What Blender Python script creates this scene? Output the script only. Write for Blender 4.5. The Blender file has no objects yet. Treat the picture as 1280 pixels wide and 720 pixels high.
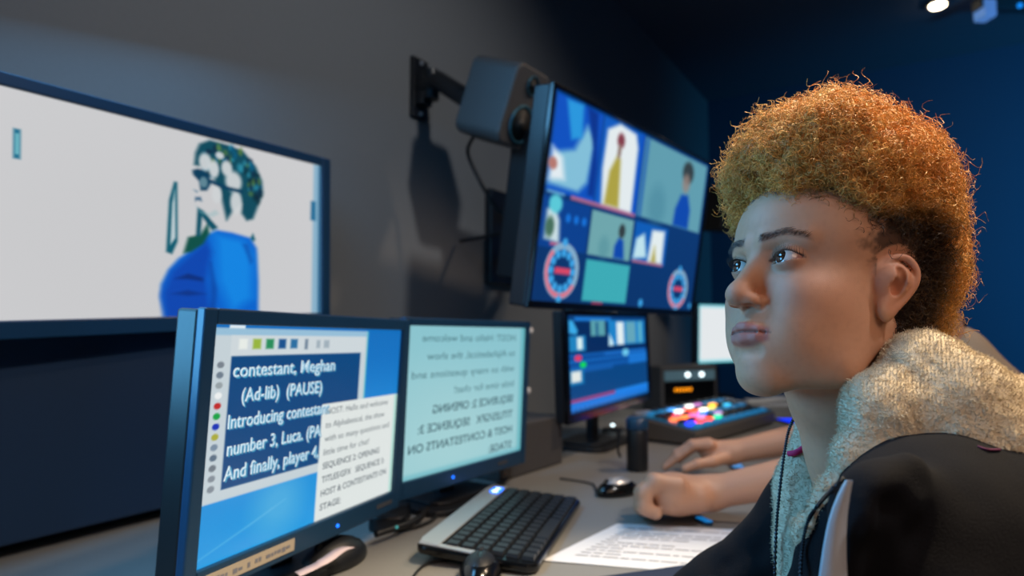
import bpy, math, random
import numpy as np
from mathutils import Matrix, Vector
random.seed(7); RNG = np.random.default_rng(7)
SC = bpy.context.scene
COL = SC.collection

# ------------------------------------------------------------------ camera
CAMP = np.array([0.0, 0.0, 1.14])
YAW = math.radians(32); PITCH = math.atan(52/800.)
FH = np.array([math.cos(YAW), math.sin(YAW), 0]); RT = np.array([math.sin(YAW), -math.cos(YAW), 0])
FW = FH*math.cos(PITCH)+np.array([0, 0, math.sin(PITCH)]); UP = np.cross(RT, FW)
cd = bpy.data.cameras.new('camera'); cam = bpy.data.objects.new('camera', cd); COL.objects.link(cam)
cd.sensor_width = 36; cd.lens = 22.5; cd.clip_start = .05
cam.matrix_world = Matrix([[RT[0], UP[0], -FW[0], 0], [RT[1], UP[1], -FW[1], 0], [RT[2], UP[2], -FW[2], 1.14], [0, 0, 0, 1]])
cd.dof.use_dof = True; cd.dof.focus_distance = .60; cd.dof.aperture_fstop = 3.6
SC.camera = cam
def U(u, v, d):
    """point seen at (u, v) of the photograph, d metres in front of the camera"""
    return CAMP+d*(FW+RT*(u-640)/800.+UP*(360-v)/800.)
def UD(u, v, z):
    """point seen at (u, v) lying at height z"""
    r = FW+RT*(u-640)/800.+UP*(360-v)/800.
    return CAMP+r*((z-CAMP[2])/r[2])
DESK = .76

# ------------------------------------------------------------------ world, lights, exposure
SC.view_settings.view_transform = 'Standard'; SC.view_settings.look = 'None'
SC.view_settings.gamma = 1; SC.view_settings.use_curve_mapping = False; SC.view_settings.exposure = 0.0
w = bpy.data.worlds.new('world'); SC.world = w; w.use_nodes = True
w.node_tree.nodes['Background'].inputs[0].default_value = (.02, .05, .10, 1)
w.node_tree.nodes['Background'].inputs[1].default_value = .3
def light(name, kind, loc, target, energy, color, size=.1, size_y=None, spot=60, blend=.5):
    d = bpy.data.lights.new(name, kind); o = bpy.data.objects.new(name, d); COL.objects.link(o)
    d.energy = energy; d.color = color
    if kind == 'AREA':
        d.size = size
        if size_y: d.shape = 'RECTANGLE'; d.size_y = size_y
    else: d.shadow_soft_size = size
    if kind == 'SPOT': d.spot_size = math.radians(spot); d.spot_blend = blend
    o.location = loc
    o.rotation_euler = (Vector(target)-Vector(loc)).to_track_quat('-Z', 'Y').to_euler()
    return o
light('ceiling_spot_hair', 'SPOT', (1.15, -.40, 2.8), (.74, .05, 1.25), 240, (1, .80, .52), .06, spot=34)
light('ceiling_spot_side', 'SPOT', (-.7, -1.3, 2.5), (.72, .05, 1.1), 108, (1, .70, .52), .8, spot=40)
light('ceiling_spot_wall', 'SPOT', (.72, -1.0, 2.85), (1.4, 1.35, 1.0), 84, (.97, .95, .93), .08, spot=78, blend=.8)
light('ceiling_spot_desk', 'SPOT', (2.3, -.3, 2.9), (1.5, .6, .76), 90, (1, .74, .52), .08, spot=60, blend=.8)
light('blue_wash_far', 'SPOT', (3.0, -2.4, 1.6), (5.2, -1.6, 1.5), 290, (.03, .42, .95), .3, spot=120, blend=1)
light('blue_fill_front', 'AREA', (.50, 1.12, 1.98), (.66, .13, 1.1), 11, (.16, .54, 1), .7, .3)  # added unseen fill, gives the face front its blue light
light('blue_fill_low', 'AREA', (.10, .92, 1.22), (.64, .13, 1.12), 5.5, (.14, .55, 1), .35, .35)  # second added fill, out of view, blue on collar lining and face
light('ceiling_spot_far', 'SPOT', (2.7, -.4, 2.85), (3.1, 1.36, 1.0), 75, (1, .90, .78), .08, spot=60, blend=.8)
light('blue_wash_wall', 'SPOT', (-.9, .2, 2.5), (.6, 1.36, 1.75), 13, (.08, .42, 1), .4, spot=75, blend=1)

# ------------------------------------------------------------------ materials
def lin(c):
    c = np.asarray(c, float)/255.
    return np.where(c <= .04045, c/12.92, ((c+.055)/1.055)**2.4)
def mat(name, rgb, rough=.5, metal=0, emit=None, es=1, bump=0, bscale=200, var=0, spec=.5, sss=0, sheen=0, alpha=None):
    m = bpy.data.materials.new(name); m.use_nodes = True; nt = m.node_tree; b = nt.nodes['Principled BSDF']
    c = (*lin(rgb), 1)
    b.inputs['Base Color'].default_value = c; b.inputs['Roughness'].default_value = rough
    b.inputs['Metallic'].default_value = metal; b.inputs['Specular IOR Level'].default_value = spec
    if sheen: b.inputs['Sheen Weight'].default_value = sheen
    if emit is not None:
        b.inputs['Emission Color'].default_value = (*lin(emit), 1); b.inputs['Emission Strength'].default_value = es
    if sss:
        b.inputs['Subsurface Weight'].default_value = sss; b.inputs['Subsurface Radius'].default_value = (.6, .25, .12)
        b.inputs['Subsurface Scale'].default_value = .012
    tc = nt.nodes.new('ShaderNodeTexCoord')
    if bump:
        n = nt.nodes.new('ShaderNodeTexNoise'); n.inputs['Scale'].default_value = bscale; n.inputs['Detail'].default_value = 4
        nt.links.new(tc.outputs['Object'], n.inputs['Vector'])
        bp = nt.nodes.new('ShaderNodeBump'); bp.inputs['Strength'].default_value = bump; bp.inputs['Distance'].default_value = .002
        nt.links.new(n.outputs['Fac'], bp.inputs['Height']); nt.links.new(bp.outputs['Normal'], b.inputs['Normal'])
    if var:
        n = nt.nodes.new('ShaderNodeTexNoise'); n.inputs['Scale'].default_value = bscale*.3; n.inputs['Detail'].default_value = 5
        nt.links.new(tc.outputs['Object'], n.inputs['Vector'])
        mx = nt.nodes.new('ShaderNodeMix'); mx.data_type = 'RGBA'
        mx.inputs[6].default_value = (*[k*(1-var) for k in c[:3]], 1); mx.inputs[7].default_value = (*[min(1, k*(1+var)) for k in c[:3]], 1)
        nt.links.new(n.outputs['Fac'], mx.inputs[0]); nt.links.new(mx.outputs[2], b.inputs['Base Color'])
    return m
def attr_mat(name, rough=.5, emit=0, sss=0, bump=0, bscale=300, spec=.5, sheen=0):
    m = mat(name, (128, 128, 128), rough, bump=bump, bscale=bscale, spec=spec, sss=sss, sheen=sheen); nt = m.node_tree; b = nt.nodes['Principled BSDF']
    a = nt.nodes.new('ShaderNodeAttribute'); a.attribute_name = 'Col'
    if emit:
        b.inputs['Base Color'].default_value = (.004, .004, .005, 1)
        nt.links.new(a.outputs['Color'], b.inputs['Emission Color']); b.inputs['Emission Strength'].default_value = emit
    else: nt.links.new(a.outputs['Color'], b.inputs['Base Color'])
    return m
M = dict(
    wall=mat('wall_paint', (120, 122, 124), .85, bump=.15, bscale=260, var=.04),
    farwall=mat('far_wall_paint', (60, 78, 100), .85, bump=.15, bscale=260, var=.04),
    ceil=mat('ceiling_paint', (92, 100, 112), .9, bump=.1, bscale=150),
    floor=mat('floor_carpet', (50, 50, 54), .95, bump=.5, bscale=400, var=.15),
    desk=mat('desk_laminate', (128, 126, 122), .42, bump=.06, bscale=500, var=.05),
    deskedge=mat('desk_edge', (40, 40, 42), .6),
    black=mat('black_plastic', (20, 22, 26), .42, bump=.05, bscale=900),
    gloss=mat('gloss_black', (10, 11, 13), .18),
    bezel=mat('bezel_plastic_glare', (22, 60, 90), .36, bump=.04, bscale=900),  # blue light glare is mixed into the plastic colour
    darkfill=mat('dark_area_fill', (14, 44, 74), .55, bump=.1, bscale=500),
    grey=mat('grey_plastic', (70, 72, 76), .5, bump=.05, bscale=700),
    warmgrey=mat('warm_grey_metal', (86, 80, 72), .5, bump=.05, bscale=700),
    silver=mat('silver_plastic', (180, 184, 190), .3, metal=.5),
    white=mat('white_plastic', (205, 205, 205), .5),
    paper=mat('paper', (206, 207, 212), .85, bump=.08, bscale=90),
    ink=mat('ink', (128, 128, 136), .8),
    darkink=mat('dark_ink', (46, 52, 62), .8),
    key=mat('key_plastic', (34, 37, 42), .4, bump=.05, bscale=900),
    cable=mat('cable_rubber', (14, 15, 17), .5),
    led_b=mat('led_blue', (0, 40, 120), .4, emit=(20, 110, 255), es=3),
    led_g=mat('led_green', (0, 90, 20), .4, emit=(50, 220, 40), es=1.6),
    led_r=mat('led_red', (120, 10, 10), .4, emit=(230, 30, 30), es=1.2),
    led_w=mat('led_white', (200, 200, 200), .4, emit=(230, 250, 255), es=3),
    amber=mat('led_amber', (120, 60, 0), .4, emit=(255, 150, 10), es=1.6),
    lampglow=mat('lamp_glow', (255, 240, 220), .4, emit=(255, 236, 200), es=14),
    screen=attr_mat('screen_image', .25, emit=1.0),
    speaker=mat('speaker_cabinet', (70, 68, 68), .55, bump=.1, bscale=500),
    cone=mat('speaker_cone', (16, 18, 20), .6),
    conering=mat('cone_ring', (60, 110, 130), .3, metal=.6),
    navy=mat('navy_jersey', (9, 9, 16), .92, bump=.35, bscale=900, var=.1, spec=.25),
    whitetape=mat('white_cotton_tape', (200, 205, 215), .9, bump=.3, bscale=1500),
    pink=mat('magenta_stitching', (190, 20, 90), .7), plum=mat('plum_stitching', (84, 20, 62), .8),
    zip=mat('zip_teeth', (40, 44, 52), .35, metal=.6),
    beige=mat('beige_knit', (150, 128, 104), .9, bump=.4, bscale=500, sheen=.2),
    lash=mat('lash_hair', (14, 10, 8), .5),
    skin=attr_mat('skin', .52, sss=.12, bump=.12, bscale=1400, spec=.45),
    skin2=mat('skin_tan', (196, 146, 118), .5, sss=.08, bump=.1, bscale=700),
    nail=mat('fingernail', (222, 180, 160), .3),
    eye=attr_mat('eyeball', .06, spec=.7),
    hair=attr_mat('curly_hair', .42, spec=.55),
    hair2=mat('brown_hair', (52, 32, 22), .5, bump=.5, bscale=400),
    fleece=mat('cream_fleece', (216, 200, 174), 1.0, bump=.5, bscale=450, var=.06, spec=.05),
    bluepad=mat('dark_blue_pad', (16, 34, 60), .8, bump=.2, bscale=900),
    chair=mat('chair_fabric', (30, 30, 34), .9, bump=.3, bscale=800),
)

# ------------------------------------------------------------------ object helpers
def tag(o, label=None, cat=None, group=None, kind=None):
    for k, v in (('label', label), ('category', cat), ('group', group), ('kind', kind)):
        if v: o[k] = v
    return o
def empty(name, loc, label=None, cat=None, group=None):
    o = bpy.data.objects.new(name, None); o.empty_display_size = .05; o.location = tuple(loc); COL.objects.link(o)
    return tag(o, label, cat, group)
def wloc(o):
    p = np.zeros(3)
    while o is not None: p += np.array(o.location); o = o.parent
    return p
def mk(name, V, F, m, parent=None, origin=None, smooth=False, cols=None, fm=None, bevel=0):
    """V in world space; parents are never rotated"""
    V = np.asarray(V, float)
    base = wloc(parent) if parent is not None else np.zeros(3)
    if origin is None and parent is None: origin = np.array([V[:, 0].mean(), V[:, 1].mean(), V[:, 2].min()])
    org = base if origin is None else np.asarray(origin, float)
    me = bpy.data.meshes.new(name)
    if isinstance(F, np.ndarray):
        n, k = F.shape
        me.vertices.add(len(V)); me.vertices.foreach_set('co', (V-org).ravel())
        me.loops.add(n*k); me.loops.foreach_set('vertex_index', F.ravel().astype(np.int32))
        me.polygons.add(n); me.polygons.foreach_set('loop_start', np.arange(n, dtype=np.int32)*k)
        me.polygons.foreach_set('loop_total', np.full(n, k, dtype=np.int32))
        me.update(calc_edges=True)
    else: me.from_pydata((V-org).tolist(), [], [list(map(int, f)) for f in F])
    ms = m if isinstance(m, list) else [m]
    for x in ms: me.materials.append(x)
    if fm is not None: me.polygons.foreach_set('material_index', np.asarray(fm, dtype=np.int32))
    me.polygons.foreach_set('use_smooth', np.full(len(me.polygons), smooth))
    if cols is not None:
        a = me.color_attributes.new('Col', 'FLOAT_COLOR', 'POINT')
        a.data.foreach_set('color', np.c_[cols, np.ones(len(cols))].astype(np.float32).ravel())
    me.validate()
    o = bpy.data.objects.new(name, me); COL.objects.link(o)
    if parent is not None: o.parent = parent
    o.location = tuple(org-base)
    if bevel:
        b = o.modifiers.new('bevel', 'BEVEL'); b.width = bevel; b.segments = 2; b.limit_method = 'ANGLE'
    return o
def rotz(a):
    c, s = math.cos(a), math.sin(a); return np.array([[c, -s, 0], [s, c, 0], [0, 0, 1.]])
def frame(x, y):
    """right-handed frame from x axis and approximate y axis -> columns"""
    x = np.array(x, float); x /= np.linalg.norm(x); y = np.array(y, float); z = np.cross(x, y); z /= np.linalg.norm(z)
    return np.stack([x, np.cross(z, x), z], 1)
class MB:
    def __init__(s): s.V = []; s.F = []; s.m = []; s.n = 0
    def add(s, V, F, mi=0):
        s.V.append(np.asarray(V, float)); s.F += [[i+s.n for i in f] for f in F]; s.m += [mi]*len(F); s.n += len(V); return s
    def box(s, c, size, R=None, mi=0, taper=1):
        c = np.asarray(c, float); h = np.asarray(size, float)/2; R = np.eye(3) if R is None else R
        q = []
        for z in (-1, 1):
            t = taper if z > 0 else 1
            for x, y in ((-1, -1), (1, -1), (1, 1), (-1, 1)): q.append(c+R@(np.array([x*t, y*t, z])*h))
        return s.add(q, [[3, 2, 1, 0], [4, 5, 6, 7], [0, 1, 5, 4], [1, 2, 6, 5], [2, 3, 7, 6], [3, 0, 4, 7]], mi)
    def tube(s, P, r, n=10, mi=0, cap=True):
        P = np.asarray(P, float); r = np.full(len(P), r) if np.isscalar(r) else np.asarray(r)
        T = np.gradient(P, axis=0); T /= np.linalg.norm(T, axis=1)[:, None]+1e-12
        a = np.array([0, 0, 1.]) if abs(T[0][2]) < .9 else np.array([1., 0, 0])
        nrm = np.cross(T[0], a); nrm /= np.linalg.norm(nrm); V = []
        for i in range(len(P)):
            nrm = nrm-T[i]*(nrm@T[i]); nrm /= np.linalg.norm(nrm); b = np.cross(T[i], nrm)
            for k in range(n):
                t = 2*math.pi*k/n; V.append(P[i]+r[i]*(math.cos(t)*nrm+math.sin(t)*b))
        F = [[i*n+k, i*n+(k+1) % n, (i+1)*n+(k+1) % n, (i+1)*n+k] for i in range(len(P)-1) for k in range(n)]
        if cap: F += [list(range(n))[::-1], [(len(P)-1)*n+k for k in range(n)]]
        return s.add(V, F, mi)
    def cyl(s, a, b, r, r2=None, n=24, mi=0): return s.tube([a, b], [r, r if r2 is None else r2], n, mi)
    def lathe(s, c, prof, R=None, n=28, mi=0):
        """prof: list of (radius, height) along the local z"""
        R = np.eye(3) if R is None else R; c = np.asarray(c, float)
        V = [c+R@np.array([p[0]*math.cos(2*math.pi*k/n), p[0]*math.sin(2*math.pi*k/n), p[1]]) for p in prof for k in range(n)]
        F = [[i*n+k, i*n+(k+1) % n, (i+1)*n+(k+1) % n, (i+1)*n+k] for i in range(len(prof)-1) for k in range(n)]
        F += [list(range(n))[::-1], [(len(prof)-1)*n+k for k in range(n)]]
        return s.add(V, F, mi)
    def prism(s, pts, c, R, h, mi=0):
        """outline pts in local xy, extruded h along local z"""
        n = len(pts); c = np.asarray(c, float)
        V = [c+R@np.array([x, y, z]) for z in (0, h) for x, y in pts]
        return s.add(V, [list(range(n))[::-1], [n+k for k in range(n)]]+[[k, (k+1) % n, n+(k+1) % n, n+k] for k in range(n)], mi)
    def sphere(s, c, r, n=16, mi=0, R=None):
        r = np.broadcast_to(np.asarray(r, float), (3,)); R = np.eye(3) if R is None else R; V = []; F = []
        for i in range(n+1):
            p = math.pi*i/n
            for k in range(2*n):
                t = math.pi*k/n; V.append(np.asarray(c)+R@(r*np.array([math.sin(p)*math.cos(t), math.sin(p)*math.sin(t), math.cos(p)])))
        m_ = 2*n
        for i in range(n):
            for k in range(m_): F.append([i*m_+k, (i+1)*m_+k, (i+1)*m_+(k+1) % m_, i*m_+(k+1) % m_])
        return s.add(V, F, mi)
    def build(s, name, m, parent=None, **k): return mk(name, np.concatenate(s.V), s.F, m, parent, fm=s.m if isinstance(m, list) else None, **k)
def rrect(w, h, r, n=5):
    o = []
    for cx, cy, a in ((w/2-r, h/2-r, 0), (-w/2+r, h/2-r, 90), (-w/2+r, -h/2+r, 180), (w/2-r, -h/2+r, 270)):
        for k in range(n+1):
            t = math.radians(a+90*k/n); o.append((cx+r*math.cos(t), cy+r*math.sin(t)))
    return o
def spline(P, n):
    P = np.asarray(P, float); m_ = len(P); t = np.linspace(0, m_-1, n); o = []
    for x in t:
        i = min(int(x), m_-2); f = x-i
        p0, p1, p2, p3 = P[max(i-1, 0)], P[i], P[i+1], P[min(i+2, m_-1)]
        o.append(.5*((2*p1)+(-p0+p2)*f+(2*p0-5*p1+4*p2-p3)*f*f+(-p0+3*p1-3*p2+p3)*f**3))
    return np.array(o)
def text_mesh(s, bold=False):
    c = bpy.data.curves.new('t', 'FONT'); c.body = s; c.size = 1; c.resolution_u = 3
    if bold: c.offset = .012
    o = bpy.data.objects.new('t', c); COL.objects.link(o)
    dg = bpy.context.evaluated_depsgraph_get(); me = bpy.data.meshes.new_from_object(o.evaluated_get(dg))
    V = np.array([v.co[:] for v in me.vertices]); F = [list(p.vertices) for p in me.polygons]
    bpy.data.objects.remove(o); bpy.data.curves.remove(c); bpy.data.meshes.remove(me)
    return V, F

# ------------------------------------------------------------------ volume modelling (signed distance -> surface nets)
def vnoise(X, Y, Z, scale, seed=0):
    x, y, z = X*scale, Y*scale, Z*scale
    xi, yi, zi = np.floor(x).astype(np.int64), np.floor(y).astype(np.int64), np.floor(z).astype(np.int64)
    fx, fy, fz = x-xi, y-yi, z-zi; fx, fy, fz = [f*f*(3-2*f) for f in (fx, fy, fz)]
    def h(a, b, c):
        k = (a*374761393+b*668265263+c*2147483647+seed*97531) & 0xffffffff
        k = ((k ^ (k >> 13))*1274126177) & 0xffffffff
        return ((k ^ (k >> 16)) & 0xffff)/65535.
    def L(a, b, t): return a+(b-a)*t
    return L(L(L(h(xi, yi, zi), h(xi+1, yi, zi), fx), L(h(xi, yi+1, zi), h(xi+1, yi+1, zi), fx), fy),
             L(L(h(xi, yi, zi+1), h(xi+1, yi, zi+1), fx), L(h(xi, yi+1, zi+1), h(xi+1, yi+1, zi+1), fx), fy), fz)*2-1
class Vol:
    def __init__(s, lo, hi, res):
        s.lo = np.asarray(lo, float); s.res = res; n = np.ceil((np.asarray(hi)-s.lo)/res).astype(int)+1
        s.ax = [s.lo[i]+res*np.arange(n[i]) for i in range(3)]; s.D = np.full(n, .05, np.float32)
    def _op(s, f, lo, hi, k, op):
        mg = 2.0*k+3*s.res+.03; sl = []
        for i in range(3):
            a = max(0, int((lo[i]-mg-s.lo[i])/s.res)); b = min(len(s.ax[i]), int((hi[i]+mg-s.lo[i])/s.res)+2)
            if b <= a: return s
            sl.append(slice(a, b))
        X, Y, Z = s.ax[0][sl[0]][:, None, None], s.ax[1][sl[1]][None, :, None], s.ax[2][sl[2]][None, None, :]
        d = f(X, Y, Z).astype(np.float32); sl = tuple(sl); A = s.D[sl]
        if op == 'u':
            if k > 0: h = np.clip(.5+.5*(A-d)/k, 0, 1); s.D[sl] = A*(1-h)+d*h-k*h*(1-h)
            else: s.D[sl] = np.minimum(A, d)
        else:
            if k > 0: h = np.clip(.5-.5*(A+d)/k, 0, 1); s.D[sl] = A*(1-h)-d*h+k*h*(1-h)
            else: s.D[sl] = np.maximum(A, -d)
        return s
    def ell(s, c, r, k=.005, op='u', R=None):
        c = np.asarray(c, float); r = np.broadcast_to(np.asarray(r, float), (3,)); R = np.eye(3) if R is None else R
        ext = np.sqrt(((R*r)**2).sum(1))
        def f(X, Y, Z):
            x, y, z = X-c[0], Y-c[1], Z-c[2]
            a = (x*R[0, 0]+y*R[1, 0]+z*R[2, 0]); b = (x*R[0, 1]+y*R[1, 1]+z*R[2, 1]); e = (x*R[0, 2]+y*R[1, 2]+z*R[2, 2])
            k0 = np.sqrt((a/r[0])**2+(b/r[1])**2+(e/r[2])**2); k1 = np.sqrt((a/r[0]**2)**2+(b/r[1]**2)**2+(e/r[2]**2)**2)+1e-9
            return k0*(k0-1)/k1
        return s._op(f, c-ext, c+ext, k, op)
    def cap(s, a, b, ra, rb=None, k=.005, op='u'):
        a, b = np.asarray(a, float), np.asarray(b, float); rb = ra if rb is None else rb; ab = b-a; L2 = ab@ab+1e-12; rm = max(ra, rb)
        def f(X, Y, Z):
            t = np.clip(((X-a[0])*ab[0]+(Y-a[1])*ab[1]+(Z-a[2])*ab[2])/L2, 0, 1)
            return np.sqrt((X-a[0]-t*ab[0])**2+(Y-a[1]-t*ab[1])**2+(Z-a[2]-t*ab[2])**2)-(ra+(rb-ra)*t)
        return s._op(f, np.minimum(a, b)-rm, np.maximum(a, b)+rm, k, op)
    def chain(s, P, r, k=.004, op='u'):
        for i in range(len(P)-1): s.cap(P[i], P[i+1], r[i], r[i+1], k, op)
        return s
    def fn(s, f, lo, hi, k=0, op='u'): return s._op(f, np.asarray(lo, float), np.asarray(hi, float), k, op)
    def noise(s, amp, scale, seed=0):
        X, Y, Z = s.ax[0][:, None, None], s.ax[1][None, :, None], s.ax[2][None, None, :]
        near = np.abs(s.D) < amp*3+s.res*2; i = np.nonzero(near)
        s.D[i] += (amp*vnoise(s.ax[0][i[0]], s.ax[1][i[1]], s.ax[2][i[2]], scale, seed)).astype(np.float32); return s
    def mesh(s):
        D = s.D; D[0] = D[-1] = .01; D[:, 0] = D[:, -1] = .01; D[:, :, 0] = D[:, :, -1] = .01
        ins = D < 0; nx, ny, nz = D.shape
        c = np.zeros((nx-1, ny-1, nz-1), np.int8)
        for i in (0, 1):
            for j in (0, 1):
                for k in (0, 1): c += ins[i:nx-1+i, j:ny-1+j, k:nz-1+k]
        act = np.nonzero((c > 0) & (c < 8)); I = np.stack(act, 1); idx = np.full(c.shape, -1, np.int64); idx[act] = np.arange(len(I))
        acc = np.zeros((len(I), 3)); cnt = np.zeros(len(I))
        for a in ((0, 0, 0), (1, 0, 0), (0, 1, 0), (0, 0, 1), (1, 1, 0), (1, 0, 1), (0, 1, 1), (1, 1, 1)):
            for ax in range(3):
                if a[ax]: continue
                b = list(a); b[ax] = 1
                A = D[I[:, 0]+a[0], I[:, 1]+a[1], I[:, 2]+a[2]]; B = D[I[:, 0]+b[0], I[:, 1]+b[1], I[:, 2]+b[2]]
                m_ = (A < 0) != (B < 0); t = np.where(m_, A/(A-B+1e-20), 0); p = np.repeat(np.array(a, float)[None], len(I), 0); p[:, ax] += t
                acc[m_] += p[m_]; cnt[m_] += 1
        V = s.lo+s.res*(I+acc/cnt[:, None]); F = []
        for ax in range(3):
            o = [(1, 2), (2, 0), (0, 1)][ax]
            A = np.take(ins, range(D.shape[ax]-1), ax); B = np.take(ins, range(1, D.shape[ax]), ax)
            e = np.stack(np.nonzero(A != B), 1)
            e = e[(e[:, o[0]] > 0) & (e[:, o[1]] > 0) & (e[:, o[0]] < c.shape[o[0]]) & (e[:, o[1]] < c.shape[o[1]])]
            flip = ~ins[e[:, 0], e[:, 1], e[:, 2]]; q = []
            for du, dv in ((0, 0), (1, 0), (1, 1), (0, 1)):
                z = e.copy(); z[:, o[0]] -= du; z[:, o[1]] -= dv; q.append(idx[z[:, 0], z[:, 1], z[:, 2]])
            q = np.stack(q, 1); q[flip] = q[flip][:, ::-1]; F.append(q)
        F = np.concatenate(F); return V, F[(F >= 0).all(1)]
def vnormals(V, F):
    n = np.cross(V[F[:, 2]]-V[F[:, 0]], V[F[:, 3]]-V[F[:, 1]]); N = np.zeros_like(V)
    for k in range(4): np.add.at(N, F[:, k], n)
    return N/(np.linalg.norm(N, axis=1)[:, None]+1e-12)
def strands(P, R, sides=3, C=None):
    """P (n, m, 3) polylines, R (n, m) radii -> verts, faces, per-vertex colours"""
    n, m_, _ = P.shape; T = np.gradient(P, axis=1); T /= np.linalg.norm(T, axis=2)[..., None]+1e-12
    a = np.array([.3, .2, .93]); A = np.cross(T, a); A /= np.linalg.norm(A, axis=2)[..., None]+1e-9; B = np.cross(T, A)
    V = np.stack([P+R[..., None]*(math.cos(2*math.pi*k/sides)*A+math.sin(2*math.pi*k/sides)*B) for k in range(sides)], 2)
    b = (np.arange(n)[:, None]*m_+np.arange(m_-1)[None])*sides; F = []
    for k in range(sides):
        k2 = (k+1) % sides; F.append(np.stack([b+k, b+k2, b+sides+k2, b+sides+k], -1).reshape(-1, 4))
    cols = None if C is None else np.repeat(C.reshape(-1, 3), sides, 0)
    return V.reshape(-1, 3), np.concatenate(F), cols

# ------------------------------------------------------------------ painted screen images (what the screens show)
class Canvas:
    def __init__(s, nx, ny, bg):
        s.nx, s.ny = nx, ny; s.u, s.v = np.meshgrid(np.linspace(0, 1, nx), np.linspace(0, 1, ny)); s.c = np.tile(np.array(bg, float), (ny, nx, 1)); s.asp = nx/ny
    def mix(s, a, col): a = a[..., None]; s.c = s.c*(1-a)+np.array(col, float)*a; return s
    def rect(s, u0, v0, u1, v1, col, soft=.004, a=1):
        d = np.maximum(np.maximum(u0-s.u, s.u-u1), np.maximum(v0-s.v, s.v-v1)); return s.mix(a*np.clip(.5-d/soft, 0, 1), col)
    def ell(s, u, v, ru, rv, col, soft=.1, a=1, ring=None):
        d = np.sqrt(((s.u-u)/ru)**2+((s.v-v)/rv)**2)
        if ring: d = np.abs(d-1)/ring
        return s.mix(a*np.clip((1-d)/soft+.5, 0, 1), col)
    def poly(s, P, col, soft=.006, a=1):
        P = np.array(P, float); ins = np.zeros(s.u.shape, bool); dm = np.full(s.u.shape, 9.)
        for i in range(len(P)):
            x0, y0 = P[i-1]; x1, y1 = P[i]
            c = ((y0 > s.v) != (y1 > s.v)) & (s.u < (x1-x0)*(s.v-y0)/(y1-y0+1e-12)+x0); ins ^= c
            t = np.clip(((s.u-x0)*(x1-x0)+(s.v-y0)*(y1-y0))/((x1-x0)**2+(y1-y0)**2+1e-12), 0, 1)
            dm = np.minimum(dm, np.hypot(s.u-x0-t*(x1-x0), s.v-y0-t*(y1-y0)))
        d = np.where(ins, -dm, dm); return s.mix(a*np.clip(.5-d/soft, 0, 1), col)
class Screen:
    """flat panel display: local x right, y out of the glass, z up"""
    def __init__(s, c, yaw, tilt, roll, w, h):
        a = math.radians(yaw); t = math.radians(tilt); r = math.radians(roll)
        wv = np.array([math.cos(a), math.sin(a), 0]); n = np.array([math.sin(a), -math.cos(a), 0]); z = np.array([0, 0, 1.])
        up = z*math.cos(t)+n*math.sin(t); s.x = wv*math.cos(r)+up*math.sin(r); s.z = up*math.cos(r)-wv*math.sin(r)
        s.n = np.cross(s.x, s.z); s.c = np.array(c, float); s.w, s.h = w, h
        s.R = np.stack([s.x, s.z, s.n], 1)         # columns: x right, y up, z towards the viewer
    def P(s, x, y, z=0): return s.c+s.x*x+s.z*y+s.n*z
    def uv(s, u, v, z=0): return s.P((u-.5)*s.w, (v-.5)*s.h, z)
    def image(s, cv, texts=(), parent=None, gain=1.):
        """texts: (string, u, v, width_u, height_v, colour, bold, mirror, slant)"""
        V = s.c+np.einsum('ij,k->ijk', (cv.u-.5)*s.w, s.x)+np.einsum('ij,k->ijk', (cv.v-.5)*s.h, s.z); V = V.reshape(-1, 3)
        ii = (np.arange(cv.ny-1)[:, None]*cv.nx+np.arange(cv.nx-1)[None]).ravel()
        F = np.stack([ii, ii+1, ii+cv.nx+1, ii+cv.nx], 1).tolist(); C = lin(np.clip(cv.c, 0, 255)).reshape(-1, 3)*gain
        VV = [V]; CC = [C]; n = len(V)
        for st, u, v, wu, hv, col, bold, mir in texts:
            tv, tf = text_mesh(st, bold); x0, x1 = tv[:, 0].min(), tv[:, 0].max()
            px = (tv[:, 0]-x0)/(x1-x0)*wu*s.w; py = tv[:, 1]/.72*hv*s.h
            if mir: px = -px
            P = s.uv(u, v, .0006)+px[:, None]*s.x+py[:, None]*s.z
            VV.append(P); CC.append(np.tile(lin(col)*gain, (len(P), 1))); F += [[i+n for i in (f[::-1] if mir else f)] for f in tf]; n += len(P)
        return mk('screen', np.concatenate(VV), F, M['screen'], parent, cols=np.concatenate(CC))
    def shell(s, parent, bl, bb, bt, depth, m, rad=.006, inset=.004, name='bezel'):
        """bezel frame around the glass (side, bottom, top widths) and the back housing"""
        b = MB(); W, H = s.w/2, s.h/2
        b.box(s.P(-W-bl/2, (bt-bb)/2, 0), (bl, s.h+bt+bb, .014), s.R); b.box(s.P(W+bl/2, (bt-bb)/2, 0), (bl, s.h+bt+bb, .014), s.R)
        b.box(s.P(0, H+bt/2, 0), (s.w, bt, .014), s.R); b.box(s.P(0, -H-bb/2, 0), (s.w, bb, .014), s.R)
        b.build(name, m, parent, bevel=.0025)
        MB().box(s.P(0, (bt-bb)/2, -.007-depth/2), (s.w+2*bl-.004, s.h+bt+bb-.004, depth), s.R).box(s.P(0, 0, -.007-depth-.012), (s.w*.6, s.h*.6, .024), s.R, taper=1).build('housing', M['black'], parent, bevel=.004)

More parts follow.
